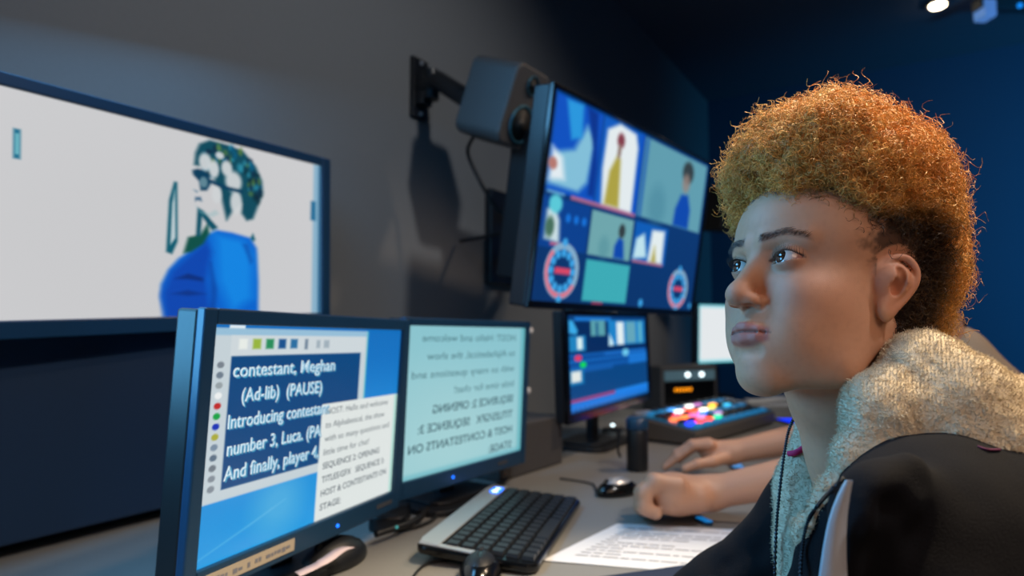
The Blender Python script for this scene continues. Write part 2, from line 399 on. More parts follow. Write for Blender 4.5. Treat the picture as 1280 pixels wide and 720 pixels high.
# ================================================================== THE ROOM
def slab(name, lo, hi, m):
    lo, hi = np.array(lo, float), np.array(hi, float); o = MB().box((lo+hi)/2, hi-lo).build(name, m); o['kind'] = 'structure'; return o
X0, X1, Y0, Y1, HC = -2.6, 5.2, -3.6, 1.36, 3.0
slab('floor', (X0-.1, Y0-.1, -.1), (X1+.1, Y1+.1, 0), M['floor'])
slab('ceiling', (X0-.1, Y0-.1, HC), (X1+.1, Y1+.1, HC+.1), M['ceil'])
slab('wall_left', (X0, Y1, 0), (X1, Y1+.1, HC), M['wall'])
slab('wall_back', (X1, Y0, 0), (X1+.1, Y1, HC), M['farwall'])
slab('wall_right', (X0, Y0-.1, 0), (X1, Y0, HC), M['wall'])
slab('wall_front', (X0-.1, Y0, 0), (X0, Y1, HC), M['wall'])
slab('baseboard_left', (X0, Y1-.015, 0), (X1, Y1, .09), M['deskedge'])
slab('baseboard_back', (X1-.015, Y0, 0), (X1, Y1-.015, .09), M['deskedge'])

# desk
t = empty('control_desk', (1.5, .75, 0), 'long grey laminate control desk running along the wall under the monitors', 'desk')
MB().box((1.5, .725, DESK-.016), (4.2, 1.25, .032)).build('worktop', M['desk'], t, bevel=.004)
for x in (-.5, 1.2, 3.5):
    MB().box((x, .80, (DESK-.032)/2), (.04, 1.0, DESK-.032)).build('support_panel', M['deskedge'], t)
MB().box((1.5, 1.32, .45), (3.96, .02, .5)).build('back_panel', M['deskedge'], t)

# ================================================================== SCREENS
# --- large bright screen on the wall
S1 = Screen((.735, 1.232, 1.352), 4.2, 1.0, 2.4, .74, .37)
t = empty('wall_television', tuple(S1.P(0, -.22)), 'large bright wall screen showing a woman in a blue top against white', 'television')
S1.shell(t, .028, .030, .022, .06, M['bezel'])
cv = Canvas(420, 210, (206, 206, 208))
def k1(P): return [(.068+u*.932, v) for u, v in P]
cv.ell(.4, .35, .6, .8, (196, 196, 198), 1.2, .5)
cv.poly(k1([(.955, 0), (.965, 1), (1, 1), (1, 0)]), (120, 170, 200), .012, .8).poly(k1([(.985, 0), (.99, 1), (1, 1), (1, 0)]), (30, 90, 130), .01)
cv.poly(k1([(.950, .62), (.952, .75), (.975, .75), (.975, .62)]), (40, 110, 150), .01)
cv.poly(k1([(.026, .70), (.040, .70), (.040, .83), (.026, .83)]), (30, 110, 140), .008).poly(k1([(.030, .72), (.037, .72), (.037, .81), (.030, .81)]), (120, 190, 200), .006)
# torso
cv.poly(k1([(.40, -.01), (.385, .10), (.388, .17), (.41, .25), (.44, .31), (.48, .36), (.53, .45), (.565, .485), (.62, .48), (.69, .46), (.715, .40), (.722, .2), (.722, -.01)]), (8, 100, 205), .016)
cv.poly(k1([(.40, -.01), (.392, .12), (.42, .24), (.48, .34), (.53, .42), (.55, .36), (.53, .2), (.55, -.01)]), (10, 70, 175), .03)
cv.poly(k1([(.56, .46), (.66, .44), (.70, .36), (.70, .1), (.62, .02), (.57, .2)]), (20, 140, 230), .05, .8)
cv.poly(k1([(.43, .20), (.47, .23), (.52, .21), (.52, .19), (.47, .2)]), (8, 40, 110), .014, .8).poly(k1([(.42, .12), (.47, .14), (.53, .12), (.47, .11)]), (8, 45, 120), .014, .7)
cv.poly(k1([(.545, .30), (.55, .1), (.54, -.01), (.56, -.01), (.565, .15)]), (8, 60, 150), .02, .8)
cv.poly(k1([(.66, .42), (.69, .30), (.70, .32), (.68, .42)]), (10, 80, 170), .014, .7)
cv.poly(k1([(.69, .46), (.70, .49), (.71, .45), (.70, .44)]), (10, 90, 110), .008)
# collar, lanyard shapes
cv.poly(k1([(.455, .34), (.47, .43), (.51, .45), (.535, .52), (.54, .46), (.52, .40), (.48, .35)]), (12, 80, 70), .012)
cv.poly(k1([(.495, .44), (.50, .60), (.52, .585), (.545, .54), (.57, .50), (.55, .48), (.53, .52), (.515, .55), (.51, .44)]), (10, 80, 100), .008)
cv.poly(k1([(.402, .34), (.41, .62), (.425, .72), (.435, .72), (.437, .40), (.42, .33)]), (10, 90, 110), .008).poly(k1([(.415, .38), (.420, .60), (.428, .68), (.43, .42)]), (190, 205, 210), .006)
# hair
hd = k1([(.488, .83), (.492, .90), (.505, .955), (.54, .99), (.60, .988), (.66, .975), (.71, .90), (.735, .82), (.74, .74), (.72, .66), (.70, .575), (.675, .56), (.655, .60), (.655, .66), (.62, .60), (.60, .545), (.592, .60), (.575, .72), (.545, .80), (.515, .83)])
cv.poly(hd, (14, 74, 92), .014)
for i in range(70):
    a = RNG.uniform(0, 1); rr = RNG.uniform(.55, 1.02); an_ = math.radians(170-190*a); cu, cw = .615+.12*rr*math.cos(an_), .76+.22*rr*math.sin(an_)
    cv.ell(.068+cu*.932, cw, RNG.uniform(.004, .012), RNG.uniform(.010, .028), [(12, 34, 60), (50, 150, 175), (90, 124, 60), (8, 96, 140), (10, 40, 50)][i % 5], .7, .6)
for cu, cw, ru, rv in ((.525, .86, .020, .05), (.555, .83, .016, .05), (.600, .85, .018, .045), (.625, .78, .028, .06), (.635, .66, .020, .07), (.575, .915, .014, .02), (.565, .69, .016, .05)): cv.ell(.068+cu*.932, cw, ru, rv, (206, 210, 212), .5, .95)
# glasses, brow, mouth
cv.poly(k1([(.482, .80), (.50, .815), (.535, .80), (.54, .77), (.60, .745), (.66, .74), (.66, .72), (.60, .725), (.545, .745), (.53, .70), (.51, .695), (.505, .745), (.485, .775)]), (8, 60, 90), .01)
cv.ell(.068+.52*.932, .745, .012, .03, (150, 180, 185), .4, .6)
cv.poly(k1([(.492, .655), (.51, .66), (.515, .635), (.50, .64), (.492, .63)]), (60, 100, 130), .008).poly(k1([(.485, .695), (.50, .69), (.498, .68)]), (60, 110, 140), .007)
cv.poly(k1([(.492, .61), (.51, .585), (.54, .575), (.56, .60), (.575, .58), (.55, .555), (.51, .57)]), (150, 185, 190), .01, .5)
S1.image(cv, parent=t)
p = MB().box((.66, 1.285, .985), (.96, .02, .40)).box((.66, 1.298, .985), (.90, .01, .36))  # added flat panel, stands in for the dark area below the screen
tag(p.build('dark_area_standin', M['darkfill'], bevel=.004), 'added dark blue panel standing in for the dark area under the large bright wall screen', 'panel')

# --- monitor with the script editor
def stand(t, S, foot, fw=.26, fd=.20, drop=.0):
    n2 = S.n.copy(); n2[2] = 0; n2 /= np.linalg.norm(n2); R = np.stack([np.cross(n2, [0, 0, 1.])*-1, n2, [0, 0, 1.]], 1)
    if np.linalg.det(R) < 0: R[:, 0] *= -1
    f = np.array(foot, float); top = S.P(0, -.06, -.075)
    MB().prism([(x, y) for x, y in rrect(fw, fd, .05)], f, R, .012).prism([(x, y) for x, y in rrect(fw*.7, fd*.7, .04)], f+[0, 0, .012], R, .006).build('base', M['black'], t, bevel=.002)
    MB().box((f*[1, 1, 0]+top*[1, 1, 0]*1)/2+[0, 0, (f[2]+.018+top[2])/2], (.05, .022, top[2]-f[2]-.02), R).cyl(top-S.n*.01, top+S.n*.012, .03).build('neck', M['black'], t)
S2 = Screen((.687, .777, .995), 11.3, 2.9, -1.0, .447, .296)
t = empty('desk_monitor', tuple(S2.P(0, -.2)*[1, 1, 0]+[0, 0, DESK]), 'nearest black desktop monitor, its screen filled by white script lines on blue', 'monitor')
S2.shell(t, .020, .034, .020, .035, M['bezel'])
bf = S2.P(0, 0, -.075); stand(t, S2, (bf[0], bf[1], DESK+.0005), fd=.16)
cv = Canvas(300, 200, (20, 120, 200))
g = cv.v; cv.mix(np.clip(1-g*1.2, 0, 1)*.7, (45, 170, 235)); cv.mix(np.clip(g-.6, 0, 1), (20, 95, 170))
cv.ell(.32, .16, .10, .13, (110, 190, 225), 1.2, .5).poly([(0, .03), (.2, .11), (.35, .17), (.2, .105)], (150, 215, 240), .012, .5)
cv.rect(0, .255, .755, .985, (196, 208, 214)).rect(0, .955, .755, .985, (150, 190, 215)).rect(.75, .25, .762, .985, (90, 190, 200), .006, .7)
cv.rect(.06, .985, .12, 1, (225, 235, 240))
cv.rect(.07, .865, .74, .955, (205, 214, 218)).rect(.075, .30, .715, .865, (6, 70, 125), .005)
for i, c in enumerate([(230, 235, 230), (150, 180, 60), (40, 140, 90), (20, 80, 140), (40, 110, 160)]): cv.rect(.10+i*.055, .895, .133+i*.055, .94, c, .01)
cv.rect(.39, .89, .405, .94, (110, 130, 150), .01).rect(.45, .895, .47, .935, (160, 175, 185), .01).rect(.49, .895, .52, .935, (160, 175, 185), .01)
for i, c in enumerate([(120, 130, 140), (110, 125, 140), (150, 160, 165), (235, 238, 238), (190, 40, 40), (20, 160, 70), (20, 50, 180), (170, 170, 60), (120, 140, 160), (90, 110, 130), (110, 120, 130), (130, 140, 150), (130, 140, 150)]): cv.ell(.038, .83-i*.043, .013, .014, c, .3)
cv.rect(.505, -.1, 1.1, .60, (222, 228, 226), .004).rect(.98, 0, 1.1, .60, (150, 215, 200), .006, .6)
wt = (216, 236, 244); sh = (60, 150, 190)
T = []
for st, u, v, wd in (('contestant, Meghan', .085, .775, .475), ('(Ad-lib)  (PAUSE)', .125, .665, .37), ('Introducing contestant', .08, .555, .46), ('number 3, Luca. (PA', .085, .44, .42), ('And finally, player 4,', .08, .335, .42)):
    T += [(st, u+.006, v-.006, wd, .062, sh, True, False), (st, u, v, wd, .062, wt, True, False)]
doc = [('HOST: Hello and welcome', .40), ('to Alphabetical, the show', .38), ('with so many questions and', .42), ('little time for chat!', .28), ('SEQUENCE 2: OPENING', .36), ('TITLES/GFX   SEQUENCE 3:', .40), ('HOST & CONTESTANTS ON', .42), ('STAGE:', .12)]
for i, (st, wd) in enumerate(doc): T.append((st, .53, .545-i*.071, wd, .034, (70, 84, 96), i > 3, False))
o = S2.image(cv, T, t)
MB().box(S2.uv(.175, -.055, .0078), (.19, .017, .001), S2.R).build('label_strip', mat('label_tape', (186, 172, 150), .7), t)
b = MB(); rg = random.Random(5); x = .0
while x < .36:
    w_ = rg.uniform(.008, .02); b.box(S2.uv(x+w_/2, -.056+rg.uniform(-.002, .002), .0086), (w_*S2.w, rg.uniform(.004, .007), .0003), S2.R); x += w_+(.004 if rg.random() < .8 else .02)
b.build('label_writing', M['ink'], t)
MB().sphere(S2.uv(.62, -.06, .007), .0028, 8).build('power_light', M['led_b'], t)
MB().prism(rrect(.05, .007, .003), S2.uv(.93, -.055, .0071), S2.R, .0008).build('badge', M['grey'], t)

# --- monitor with mirrored script
S3 = Screen((1.159, .831, .996), -1.1, 2.5, -.6, .428, .30)
t = empty('desk_monitor', tuple(S3.P(0, -.2)*[1, 1, 0]+[0, 0, DESK]), 'black desktop monitor showing mirror-reversed script text on a pale cyan page', 'monitor')
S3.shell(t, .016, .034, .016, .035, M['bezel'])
bf = S3.P(0, 0, -.075); stand(t, S3, (bf[0], bf[1], DESK+.0005))
cv = Canvas(120, 80, (150, 200, 208)); cv.mix(np.clip(cv.v-.2, 0, 1)*.5, (120, 188, 200)); cv.ell(.35, .2, .5, .4, (170, 212, 214), 1.5, .6)
cv.rect(.96, -.1, 1.1, 1.1, (80, 170, 180), .02, .6).rect(-.1, -.1, 1.1, .03, (90, 175, 190), .02, .5)
T = [(st, .90, .895-i*.122, wd, .052 if i < 4 else .058, (70, 112, 122) if i < 4 else (44, 78, 90), i > 3, True) for i, (st, wd) in enumerate([('HOST: Hello and welcome', .80), ('to Alphabetical, the show', .76), ('with so many questions and', .86), ('little time for chat!', .54), ('SEQUENCE 2: OPENING', .70), ('TITLES/GFX   SEQUENCE 3:', .80), ('HOST & CONTESTANTS ON', .86), ('STAGE:', .22)])]
S3.image(cv, T, t)
MB().sphere(S3.uv(.36, -.055, .007), .003, 8).build('power_light', M['led_b'], t)
MB().prism(rrect(.04, .007, .003), S3.uv(.80, -.055, .0071), S3.R, .0008).build('badge', M['grey'], t)
for v in (.98, .48): MB().sphere(S3.uv(1.045, v, .004), (.009, .007, .009), 8).build('clip', M['white'], t)

# --- tilted multiviewer screen
S4 = Screen((1.816, .696, 1.468), -7.5, 8.7, -.2, .94, .52)
t = empty('multiview_television', tuple(S4.P(0, 0, -.1)), 'tilted hanging screen split into camera views with two round clocks', 'television')
S4.shell(t, .012, .020, .012, .05, M['gloss'])
a0 = S4.P(0, .0, -.17); w0 = np.array([2.10, Y1, a0[2]])
MB().box(w0-[0, .0155, 0], (.24, .03, .36)).build('wall_plate', M['black'], t, bevel=.004)
MB().box(a0+S4.x*.02, (.62, .44, .22), S4.R).build('mount_box', M['black'], t, bevel=.01)
b = MB()
for dz in (-.09, .09): b.tube([w0+[0, -.03, dz], w0+[.04, -.15, dz], a0+[.15, .06, dz]], .022, 8)
b.build('mount_arm', M['black'], t)
cv = Canvas(260, 150, (6, 50, 105)); cv.mix(np.clip(cv.v-.1, 0, 1)*.4, (8, 60, 130))
cv.rect(.015, .53, .245, .99, (10, 80, 190), .01).rect(.25, .53, .49, .99, (14, 90, 190), .01).rect(.50, .53, .985, .985, (96, 156, 172), .01)
cv.poly([(.02, .56), (.04, .72), (.12, .76), (.17, .90), (.215, .84), (.20, .62), (.16, .56)], (130, 190, 215), .03).poly([(.02, .58), (.02, .74), (.07, .70), (.09, .60)], (225, 235, 240), .03).ell(.03, .66, .02, .03, (180, 120, 110), .6)
cv.poly([(.06, .98), (.10, .80), (.15, .83), (.14, .99)], (40, 150, 220), .02).poly([(.16, .99), (.215, .98), (.24, .7), (.24, .56), (.21, .56), (.21, .8)], (4, 50, 140), .02)
cv.poly([(.285, .53), (.27, .72), (.275, .93), (.34, .985), (.44, .97), (.46, .90), (.465, .53)], (226, 234, 236), .02)
cv.poly([(.30, .54), (.31, .72), (.345, .82), (.365, .80), (.385, .54)], (172, 160, 60), .02).ell(.355, .90, .022, .04, (130, 60, 70), .6).ell(.352, .84, .012, .04, (150, 130, 120), .6)
cv.rect(.47, .53, .495, .99, (10, 80, 190), .01).rect(.505, .53, .53, .98, (30, 90, 170), .015, .7)
cv.ell(.835, .89, .045, .07, (50, 60, 60), .4).ell(.828, .82, .030, .06, (150, 130, 120), .6, .8).poly([(.76, .535), (.765, .64), (.80, .74), (.855, .75), (.885, .66), (.885, .535)], (10, 70, 170), .02)
cv.ell(.63, .62, .06, .12, (70, 130, 150), .8, .5)
cv.rect(.13, .515, .49, .535, (200, 110, 140), .008, .8).rect(.02, .52, .1, .535, (90, 150, 200), .01)
for u0, v0, u1, v1 in ((.245, .26, .49, .495),): cv.rect(u0, v0, u1, v1, (110, 165, 170), .008)
cv.ell(.425, .42, .02, .04, (50, 60, 60), .4).poly([(.39, .265), (.39, .33), (.41, .38), (.44, .37), (.455, .265)], (10, 70, 170), .015).ell(.33, .31, .03, .06, (80, 140, 150), .8, .5)
cv.rect(.505, .265, .735, .50, (10, 90, 180), .01).poly([(.51, .28), (.52, .40), (.57, .44), (.60, .30)], (190, 225, 235), .02).poly([(.61, .275), (.62, .47), (.71, .48), (.715, .275)], (225, 235, 236), .02).poly([(.635, .28), (.65, .38), (.67, .28)], (172, 160, 60), .02).rect(.51, .262, .72, .275, (190, 110, 130), .01)
cv.rect(.245, .015, .50, .235, (60, 170, 180), .010).rect(.30, 0, .36, .012, (170, 60, 90), .008)
cv.rect(.005, .26, .235, .505, (6, 62, 140), .01).poly([(.03, .30), (.03, .44), (.06, .47), (.09, .40), (.10, .29)], (200, 220, 225), .02).ell(.065, .475, .03, .045, (90, 200, 215), .5).ell(.05, .36, .02, .05, (70, 110, 90), .6).rect(.06, .275, .115, .29, (190, 100, 130), .008)
for q in range(3): cv.ell(.13+.04*q, .42, .012, .022, (20, 110, 210), .5)
def clock(u, v, ru, rv):
    cv.ell(u, v, ru, rv, (130, 170, 200), .3, ring=.14)
    for q in range(12):
        a = q*math.pi/6; cv.ell(u+.72*ru*math.cos(a), v+.72*rv*math.sin(a), ru*.17, rv*.17, (60, 160, 225), .5)
    for q in range(26):
        a = 2.4+q*.13; cv.ell(u+ru*math.cos(a), v+rv*math.sin(a), ru*.09, rv*.09, (220, 110, 130), .6)
    cv.rect(u-ru*.48, v-rv*.12, u+ru*.55, v+rv*.12, (215, 70, 100), .006); cv.ell(u, v+rv*1.16, .012, .02, (60, 160, 225), .5).ell(u, v-rv*1.14, .012, .02, (60, 160, 225), .5)
clock(.130, .155, .072, .125); clock(.868, .135, .070, .115)
cv.ell(.60, .025, .014, .024, (60, 160, 225), .5); cv.ell(.985, .03, .01, .02, (60, 160, 225), .5)
S4.image(cv, parent=t)

# --- monitor under the multiviewer
S5 = Screen((1.97, .841, 1.043), 1.1, -1.5, .5, .67, .28)
t = empty('desk_monitor', tuple(S5.P(0, -.2)*[1, 1, 0]+[0, 0, DESK]), 'wide desktop monitor with dark blue switcher menus standing under the tilted screen', 'monitor')
S5.shell(t, .020, .028, .016, .03, M['gloss'])
bf = S5.P(0, 0, -.075); stand(t, S5, (bf[0], bf[1], DESK+.0005), fw=.3)
cv = Canvas(240, 110, (8, 68, 128))
cv.rect(0, .93, 1, 1, (10, 60, 120)).rect(.08, .95, .5, .985, (30, 120, 210), .01)
cv.rect(.0, .60, 1, .93, (6, 40, 90)).poly([(.02, .82), (.02, .95), (.06, .95), (.11, .84), (.09, .80)], (60, 170, 230), .02)
cv.rect(.25, .78, .42, .955, (90, 160, 170), .02).rect(.31, .78, .335, .93, (20, 80, 130), .02).rect(.02, .625, .19, .79, (30, 130, 190), .02).rect(.10, .645, .155, .77, (220, 240, 240), .02)
cv.rect(.46, .66, .98, .955, (30, 130, 200), .02).poly([(.46, .66), (.47, .8), (.52, .7), (.52, .66)], (200, 230, 240), .02).rect(.57, .665, .665, .935, (226, 238, 240), .02).rect(.70, .68, .84, .94, (100, 165, 185), .03).rect(.89, .68, .93, .94, (110, 190, 200), .03)
cv.rect(0, .42, 1, .60, (10, 74, 150)).rect(.4, .56, .98, .585, (30, 110, 200), .01).rect(.72, .42, 1, .55, (30, 125, 220), .02, .8).rect(0, .40, .5, .44, (20, 90, 170), .02)
for k in range(22): cv.ell(.03+k*.043, .52, .014, .016, (30, 120, 210), .5, .8); cv.ell(.03+k*.043, .585, .012, .014, (26, 110, 200), .5, .7); cv.ell(.05+k*.043, .455, .014, .016, (30, 120, 210), .5, .6)
cv.ell(.105, .555, .038, .032, (220, 60, 100), .3).ell(.155, .48, .035, .032, (20, 210, 90), .3).ell(.68, .565, .045, .045, (110, 200, 235), .5)
cv.rect(.01, .28, .16, .44, (20, 120, 180), .02).rect(.03, .31, .13, .42, (226, 232, 228), .02)
cv.rect(0, .04, 1, .10, (24, 120, 220), .01).rect(.02, .10, .52, .135, (190, 70, 130), .015, .8).rect(.52, .09, 1, .14, (30, 130, 230), .02)
for k in range(20): cv.ell(.04+k*.05, .03, .02, .02, (30, 130, 230), .5, .8)
S5.image(cv, parent=t)

# --- far white monitor
c6 = U(906, 417, 3.6); S6 = Screen(c6, -24, 2, 0, .45, .318)
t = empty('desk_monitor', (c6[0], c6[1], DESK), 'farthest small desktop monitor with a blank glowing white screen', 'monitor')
S6.shell(t, .014, .02, .014, .03, M['bezel'])
cv = Canvas(40, 30, (228, 232, 234)); cv.rect(-.1, -.1, .025, 1.1, (70, 210, 225), .03).rect(-.1, -.1, 1.1, .03, (70, 210, 225), .03).rect(-.1, .97, 1.1, 1.1, (70, 200, 220), .03)
S6.image(cv, parent=t); bf = S6.P(0, 0, -.075); stand(t, S6, (bf[0], bf[1], DESK+.0005), fw=.2, fd=.16)

# ================================================================== SPEAKERS
pl = np.array([1.585, Y1, 1.93])
t = empty('speaker_bracket', tuple(pl), 'black swivel bracket screwed to the grey wall holding the near speaker', 'bracket')
MB().box(pl-[0, .008, 0], (.075, .016, .20)).box(pl-[0, .03, .01], (.05, .03, .10)).build('wall_plate', M['black'], t, bevel=.002)
b = MB(); sc_ = U(628, 130, 1.86)
b.tube([pl+[0, -.03, .0], pl+[-.01, -.10, .005], sc_+[-.0, .10, .02]], .030, 12); b.cyl(pl+[0, -.06, -.045], pl+[0, -.06, .05], .026); b.build('arm', M['black'], t)
b = MB()
for dz in (-.085, .085): MB().sphere(pl+[0, -.018, dz], .007, 6).build('screw', M['silver'], t)
MB().sphere(pl+[.018, -.046, -.035], .006, 6).build('screw', M['silver'], t)
fn = np.array([-.05, -.93, -.36]); fn /= np.linalg.norm(fn); R = frame(np.cross(fn, [0, 0, 1]), fn); R = np.stack([R[:, 0], np.cross(fn, R[:, 0]), fn], 1)
t = empty('wall_speaker', tuple(sc_), 'dark grey two-cone speaker on a wall bracket left of the tilted screen', 'speaker')
MB().prism(rrect(.165, .225, .03), sc_-fn*.085, R, .17).build('cabinet', M['speaker'], t, bevel=.008)
for y, r in ((-.045, .052), (.066, .026)):
    q = sc_+fn*.086+R[:, 1]*y*-1
    ring = MB().lathe(q, [(r, 0), (r*1.06, .004), (r*.95, .007), (r*.9, .002)], R).build('cone_surround', M['conering'], t, smooth=True)
    MB().lathe(q, [(r*.9, .003), (r*.5, -.008+.0095), (r*.3, .001), (r*.28, .006), (.001, .009)], R).build('cone', M['cone'], t, smooth=True)
b = MB(); b.tube(spline([sc_+[-.03, .08, -.09], U(585, 192, 1.98), U(603, 232, 2.0), U(622, 262, 2.02), U(645, 285, 2.05), (1.80, Y1-.02, 1.45)], 40), .006, 8)
tag(b.build('speaker_cable', M['cable'], smooth=True), 'black cable drooping from the near speaker down the wall', 'cable')
q = U(903, 262, 3.6)
fn = np.array([-.55, -.82, -.12]); fn /= np.linalg.norm(fn); R1 = np.cross([0, 0, 1], fn); R1 /= np.linalg.norm(R1); R = np.stack([R1, np.cross(fn, R1), fn], 1)
t = empty('wall_speaker', tuple(q), 'small far speaker with a green light above the white monitor', 'speaker')
MB().prism(rrect(.17, .25, .02), q-fn*.09, R, .18).build('cabinet', M['black'], t, bevel=.006)
MB().lathe(q+fn*.091-R[:, 1]*(-.03), [(.06, 0), (.064, .004), (.055, .007), (.02, .002), (.001, .006)], R).build('cone', M['cone'], t, smooth=True)
MB().sphere(q+fn*.092+R[:, 0]*.0-R[:, 1]*.085, .010, 8).build('power_light', M['led_g'], t)
MB().cyl(q-fn*.09, q-fn*.09+np.array([.1, Y1-q[1], 0])*.93, .02).build('arm', M['black'], t)

# ================================================================== THINGS ON THE DESK
z = DESK
# desktop speaker bar behind the mirrored monitor
c = UD(668, 590, z); Rm = rotz(math.radians(-4))
t = empty('desk_box', (c[0], c[1]+.05, z), 'low dark grey box on the desk right of the mirrored-text monitor', 'box')
MB().box((c[0]+.0, c[1]+.06, z+.068), (.30, .12, .135), Rm).build('case', M['speaker'], t, bevel=.006)
MB().box((c[0]-.12, c[1]+.06, z+.137), (.08, .06, .004), Rm).build('top_plate', M['silver'], t)
p = MB().box((1.66, 1.18, z+.17), (.22, .14, .34), rotz(.0)).box((1.66, 1.105, z+.17), (.19, .012, .30)); tag(p.build('tower_case', M['black'], bevel=.006), 'tall black case standing behind the low grey box near the wall', 'computer case')
# black can
c = UD(797, 588, z)
t = empty('flask', tuple(c), 'black cylindrical flask with a side clip standing left of the button console', 'flask')
MB().lathe(c, [(.026, 0), (.029, .004), (.029, .105), (.027, .11)]).build('body', M['black'], t, smooth=True)
MB().lathe(c+[0, 0, .11], [(.029, 0), (.030, .004), (.030, .026), (.024, .032), (.012, .033)]).build('lid', M['bezel'], t, smooth=True)
h = -RT; MB().tube([c+h*.029+[0, 0, .11], c+h*.05+[0, 0, .107], c+h*.052+[0, 0, .05], c+h*.046+[0, 0, .035]], .0035, 8).build('clip', M['black'], t)

# vision mixer console
o0 = np.array([2.08, .60, z]); fx = np.array([.985, -.17, 0]); fx /= np.linalg.norm(fx); fy = np.cross([0, 0, 1], fx)
w_, d_ = .70, .25
def CP(x, y, zz): return o0+fx*x+fy*y+np.array([0, 0, zz])
t = empty('button_console', tuple(CP(w_/2, d_/2, 0)), 'wide console with a sloping top of glowing coloured buttons', 'control console')
b = MB(); hf, hb = .050, .085
V = [CP(0, 0, .006), CP(w_, 0, .006), CP(w_, d_, .006), CP(0, d_, .006), CP(0, 0, hf), CP(w_, 0, hf), CP(w_, d_, hb), CP(0, d_, hb)]
b.add(V, [[3, 2, 1, 0], [4, 5, 6, 7], [0, 1, 5, 4], [1, 2, 6, 5], [2, 3, 7, 6], [3, 0, 4, 7]]); b.build('body', M['warmgrey'], t, bevel=.006)
sy = CP(0, d_, hb)-CP(0, 0, hf); sy /= np.linalg.norm(sy); sn = np.cross(fx, sy); RC = np.stack([fx, sy, sn], 1)
def CT(x, y, zz=0): return CP(0, 0, hf)+fx*x+sy*y+sn*zz
MB().box(CT(w_/2, d_/2-.005, .003), (w_-.012, d_-.03, .006), RC).build('top_panel', mat('console_panel', (40, 110, 150), .3, bump=.03), t, bevel=.002)
pal = {}
def glow(c, s=1.5):
    if c not in pal: pal[c] = mat('button_glow', c, .4, emit=c, es=s)
    return pal[c]
lit = {(2, 5): (240, 245, 240), (4, 6): (240, 245, 240), (4, 4): (245, 245, 235), (3, 5): (235, 70, 40), (3, 4): (235, 80, 30), (1, 4): (200, 60, 90), (6, 5): (250, 170, 30), (5, 4): (200, 180, 80), (2, 3): (220, 90, 150), (3, 3): (20, 110, 240), (1, 3): (245, 120, 60), (0, 3): (240, 110, 60), (1, 1): (240, 60, 60), (2, 1): (240, 70, 50), (3, 1): (20, 190, 130), (0, 1): (40, 60, 240), (7, 4): (40, 150, 190), (5, 6): (150, 90, 150), (2, 6): (60, 130, 200), (4, 2): (150, 120, 160), (2, 2): (170, 110, 160)}
for i in range(9):
    for j in range(8):
        x = w_*(.09+.1*i); y = d_*(.10+.115*j); c = lit.get((i, j))
        if c is None: m_ = M['key'] if (i*3+j) % 3 else glow((30, 110, 160), .7)
        else: m_ = glow(c, 2.2)
        MB().box(CT(x, y, .010), (w_*.07, d_*.075, .010), RC, taper=.85).build('button', m_, t)
MB().box(CT(w_*.98-.02, d_*.6, .012), (.014, .10, .010), RC).build('fader', M['silver'], t)
MB().box(CT(.02, d_*.86, .012), (.10, .016, .012), RC).build('fader', M['silver'], t)
# meter unit behind the console
c = np.array([3.06, .96, z])
t = empty('meter_unit', tuple(c), 'dark rack unit with two white lights and an amber readout behind the console', 'display unit')
Rm = rotz(math.radians(-32)); nf = Rm@np.array([0, -1, 0])
MB().box(c+[0, 0, .105], (.34, .14, .21), Rm).build('case', M['speaker'], t, bevel=.006)
MB().box(c+nf*.071+[0, 0, .085], (.30, .006, .10), Rm).build('front_panel', M['gloss'], t)
MB().box(c+nf*.073+[0, 0, .165], (.30, .008, .045), Rm).build('display', mat('display_glow', (60, 70, 80), .4, emit=(70, 100, 110), es=.6), t)
for q in (-.02, .065): MB().sphere(c+nf*.080+Rm@np.array([q, 0, 0])+[0, 0, .168], .011, 8).build('light', M['led_w'], t)
for q in range(6): MB().sphere(c+nf*.077+Rm@np.array([-.09+q*.018, 0, 0])+[0, 0, .10], (.0095, .004, .0085), 8).build('amber_light', M['amber'], t)

# papers, pen, handset near the far monitor
for k, (u, v, a, lab) in enumerate([(960, 503, .3, 'white sheet of paper lying behind the console, partly under another'), (985, 498, -.2, 'white sheet of paper on top behind the console near the chin')]):
    c = UD(u, v, z+.0012+.0012*k); MB_ = MB().box(c, (.30, .21, .001), rotz(a)); tag(MB_.build('paper_sheet', M['paper']), lab, 'paper', 'papers behind the console')
c0, c1 = UD(934, 503, z+.014), UD(1000, 500, z+.014)
MB().tube([c0, (c0+c1)/2+[0, 0, .004], c1], .014, 10).build('x', M['white']).name = 'handset'
tag(bpy.data.objects['handset'], 'thin white handset lying across the desk beyond the console, below the chin', 'handset')
c = UD(988, 526, z+.008); t = empty('small_phone', tuple(c), 'small dark phone with a blue lit screen behind the light blue collar', 'phone')
MB().prism(rrect(.075, .13, .01), c-[0, 0, .007], rotz(-.9), .008).build('case', M['black'], t); MB().prism(rrect(.062, .11, .004), c+[0, 0, .0012], rotz(-.9), .0008).build('screen', mat('phone_glow', (10, 30, 120), .3, emit=(10, 50, 240), es=1.6), t)
def pad(u, v, w, h, a, lab):
    c = UD(u, v, z+.004); t = empty('touch_pad', tuple(c), lab, 'touch pad')
    MB().prism(rrect(w, h, .012), c-[0, 0, .0035], rotz(a), .006).build('case', M['bezel'], t); MB().prism(rrect(w*.86, h*.8, .006), c+[0, 0, .0026], rotz(a), .0006).build('surface', mat('pad_glow', (20, 120, 190), .3, emit=(20, 130, 210), es=.6), t)
pad(921, 583, .075, .035, .4, 'small glowing blue pad under the far pointing hand wrist')
pad(880, 651, .045, .022, .9, 'small glowing blue pad under the fist wrist')

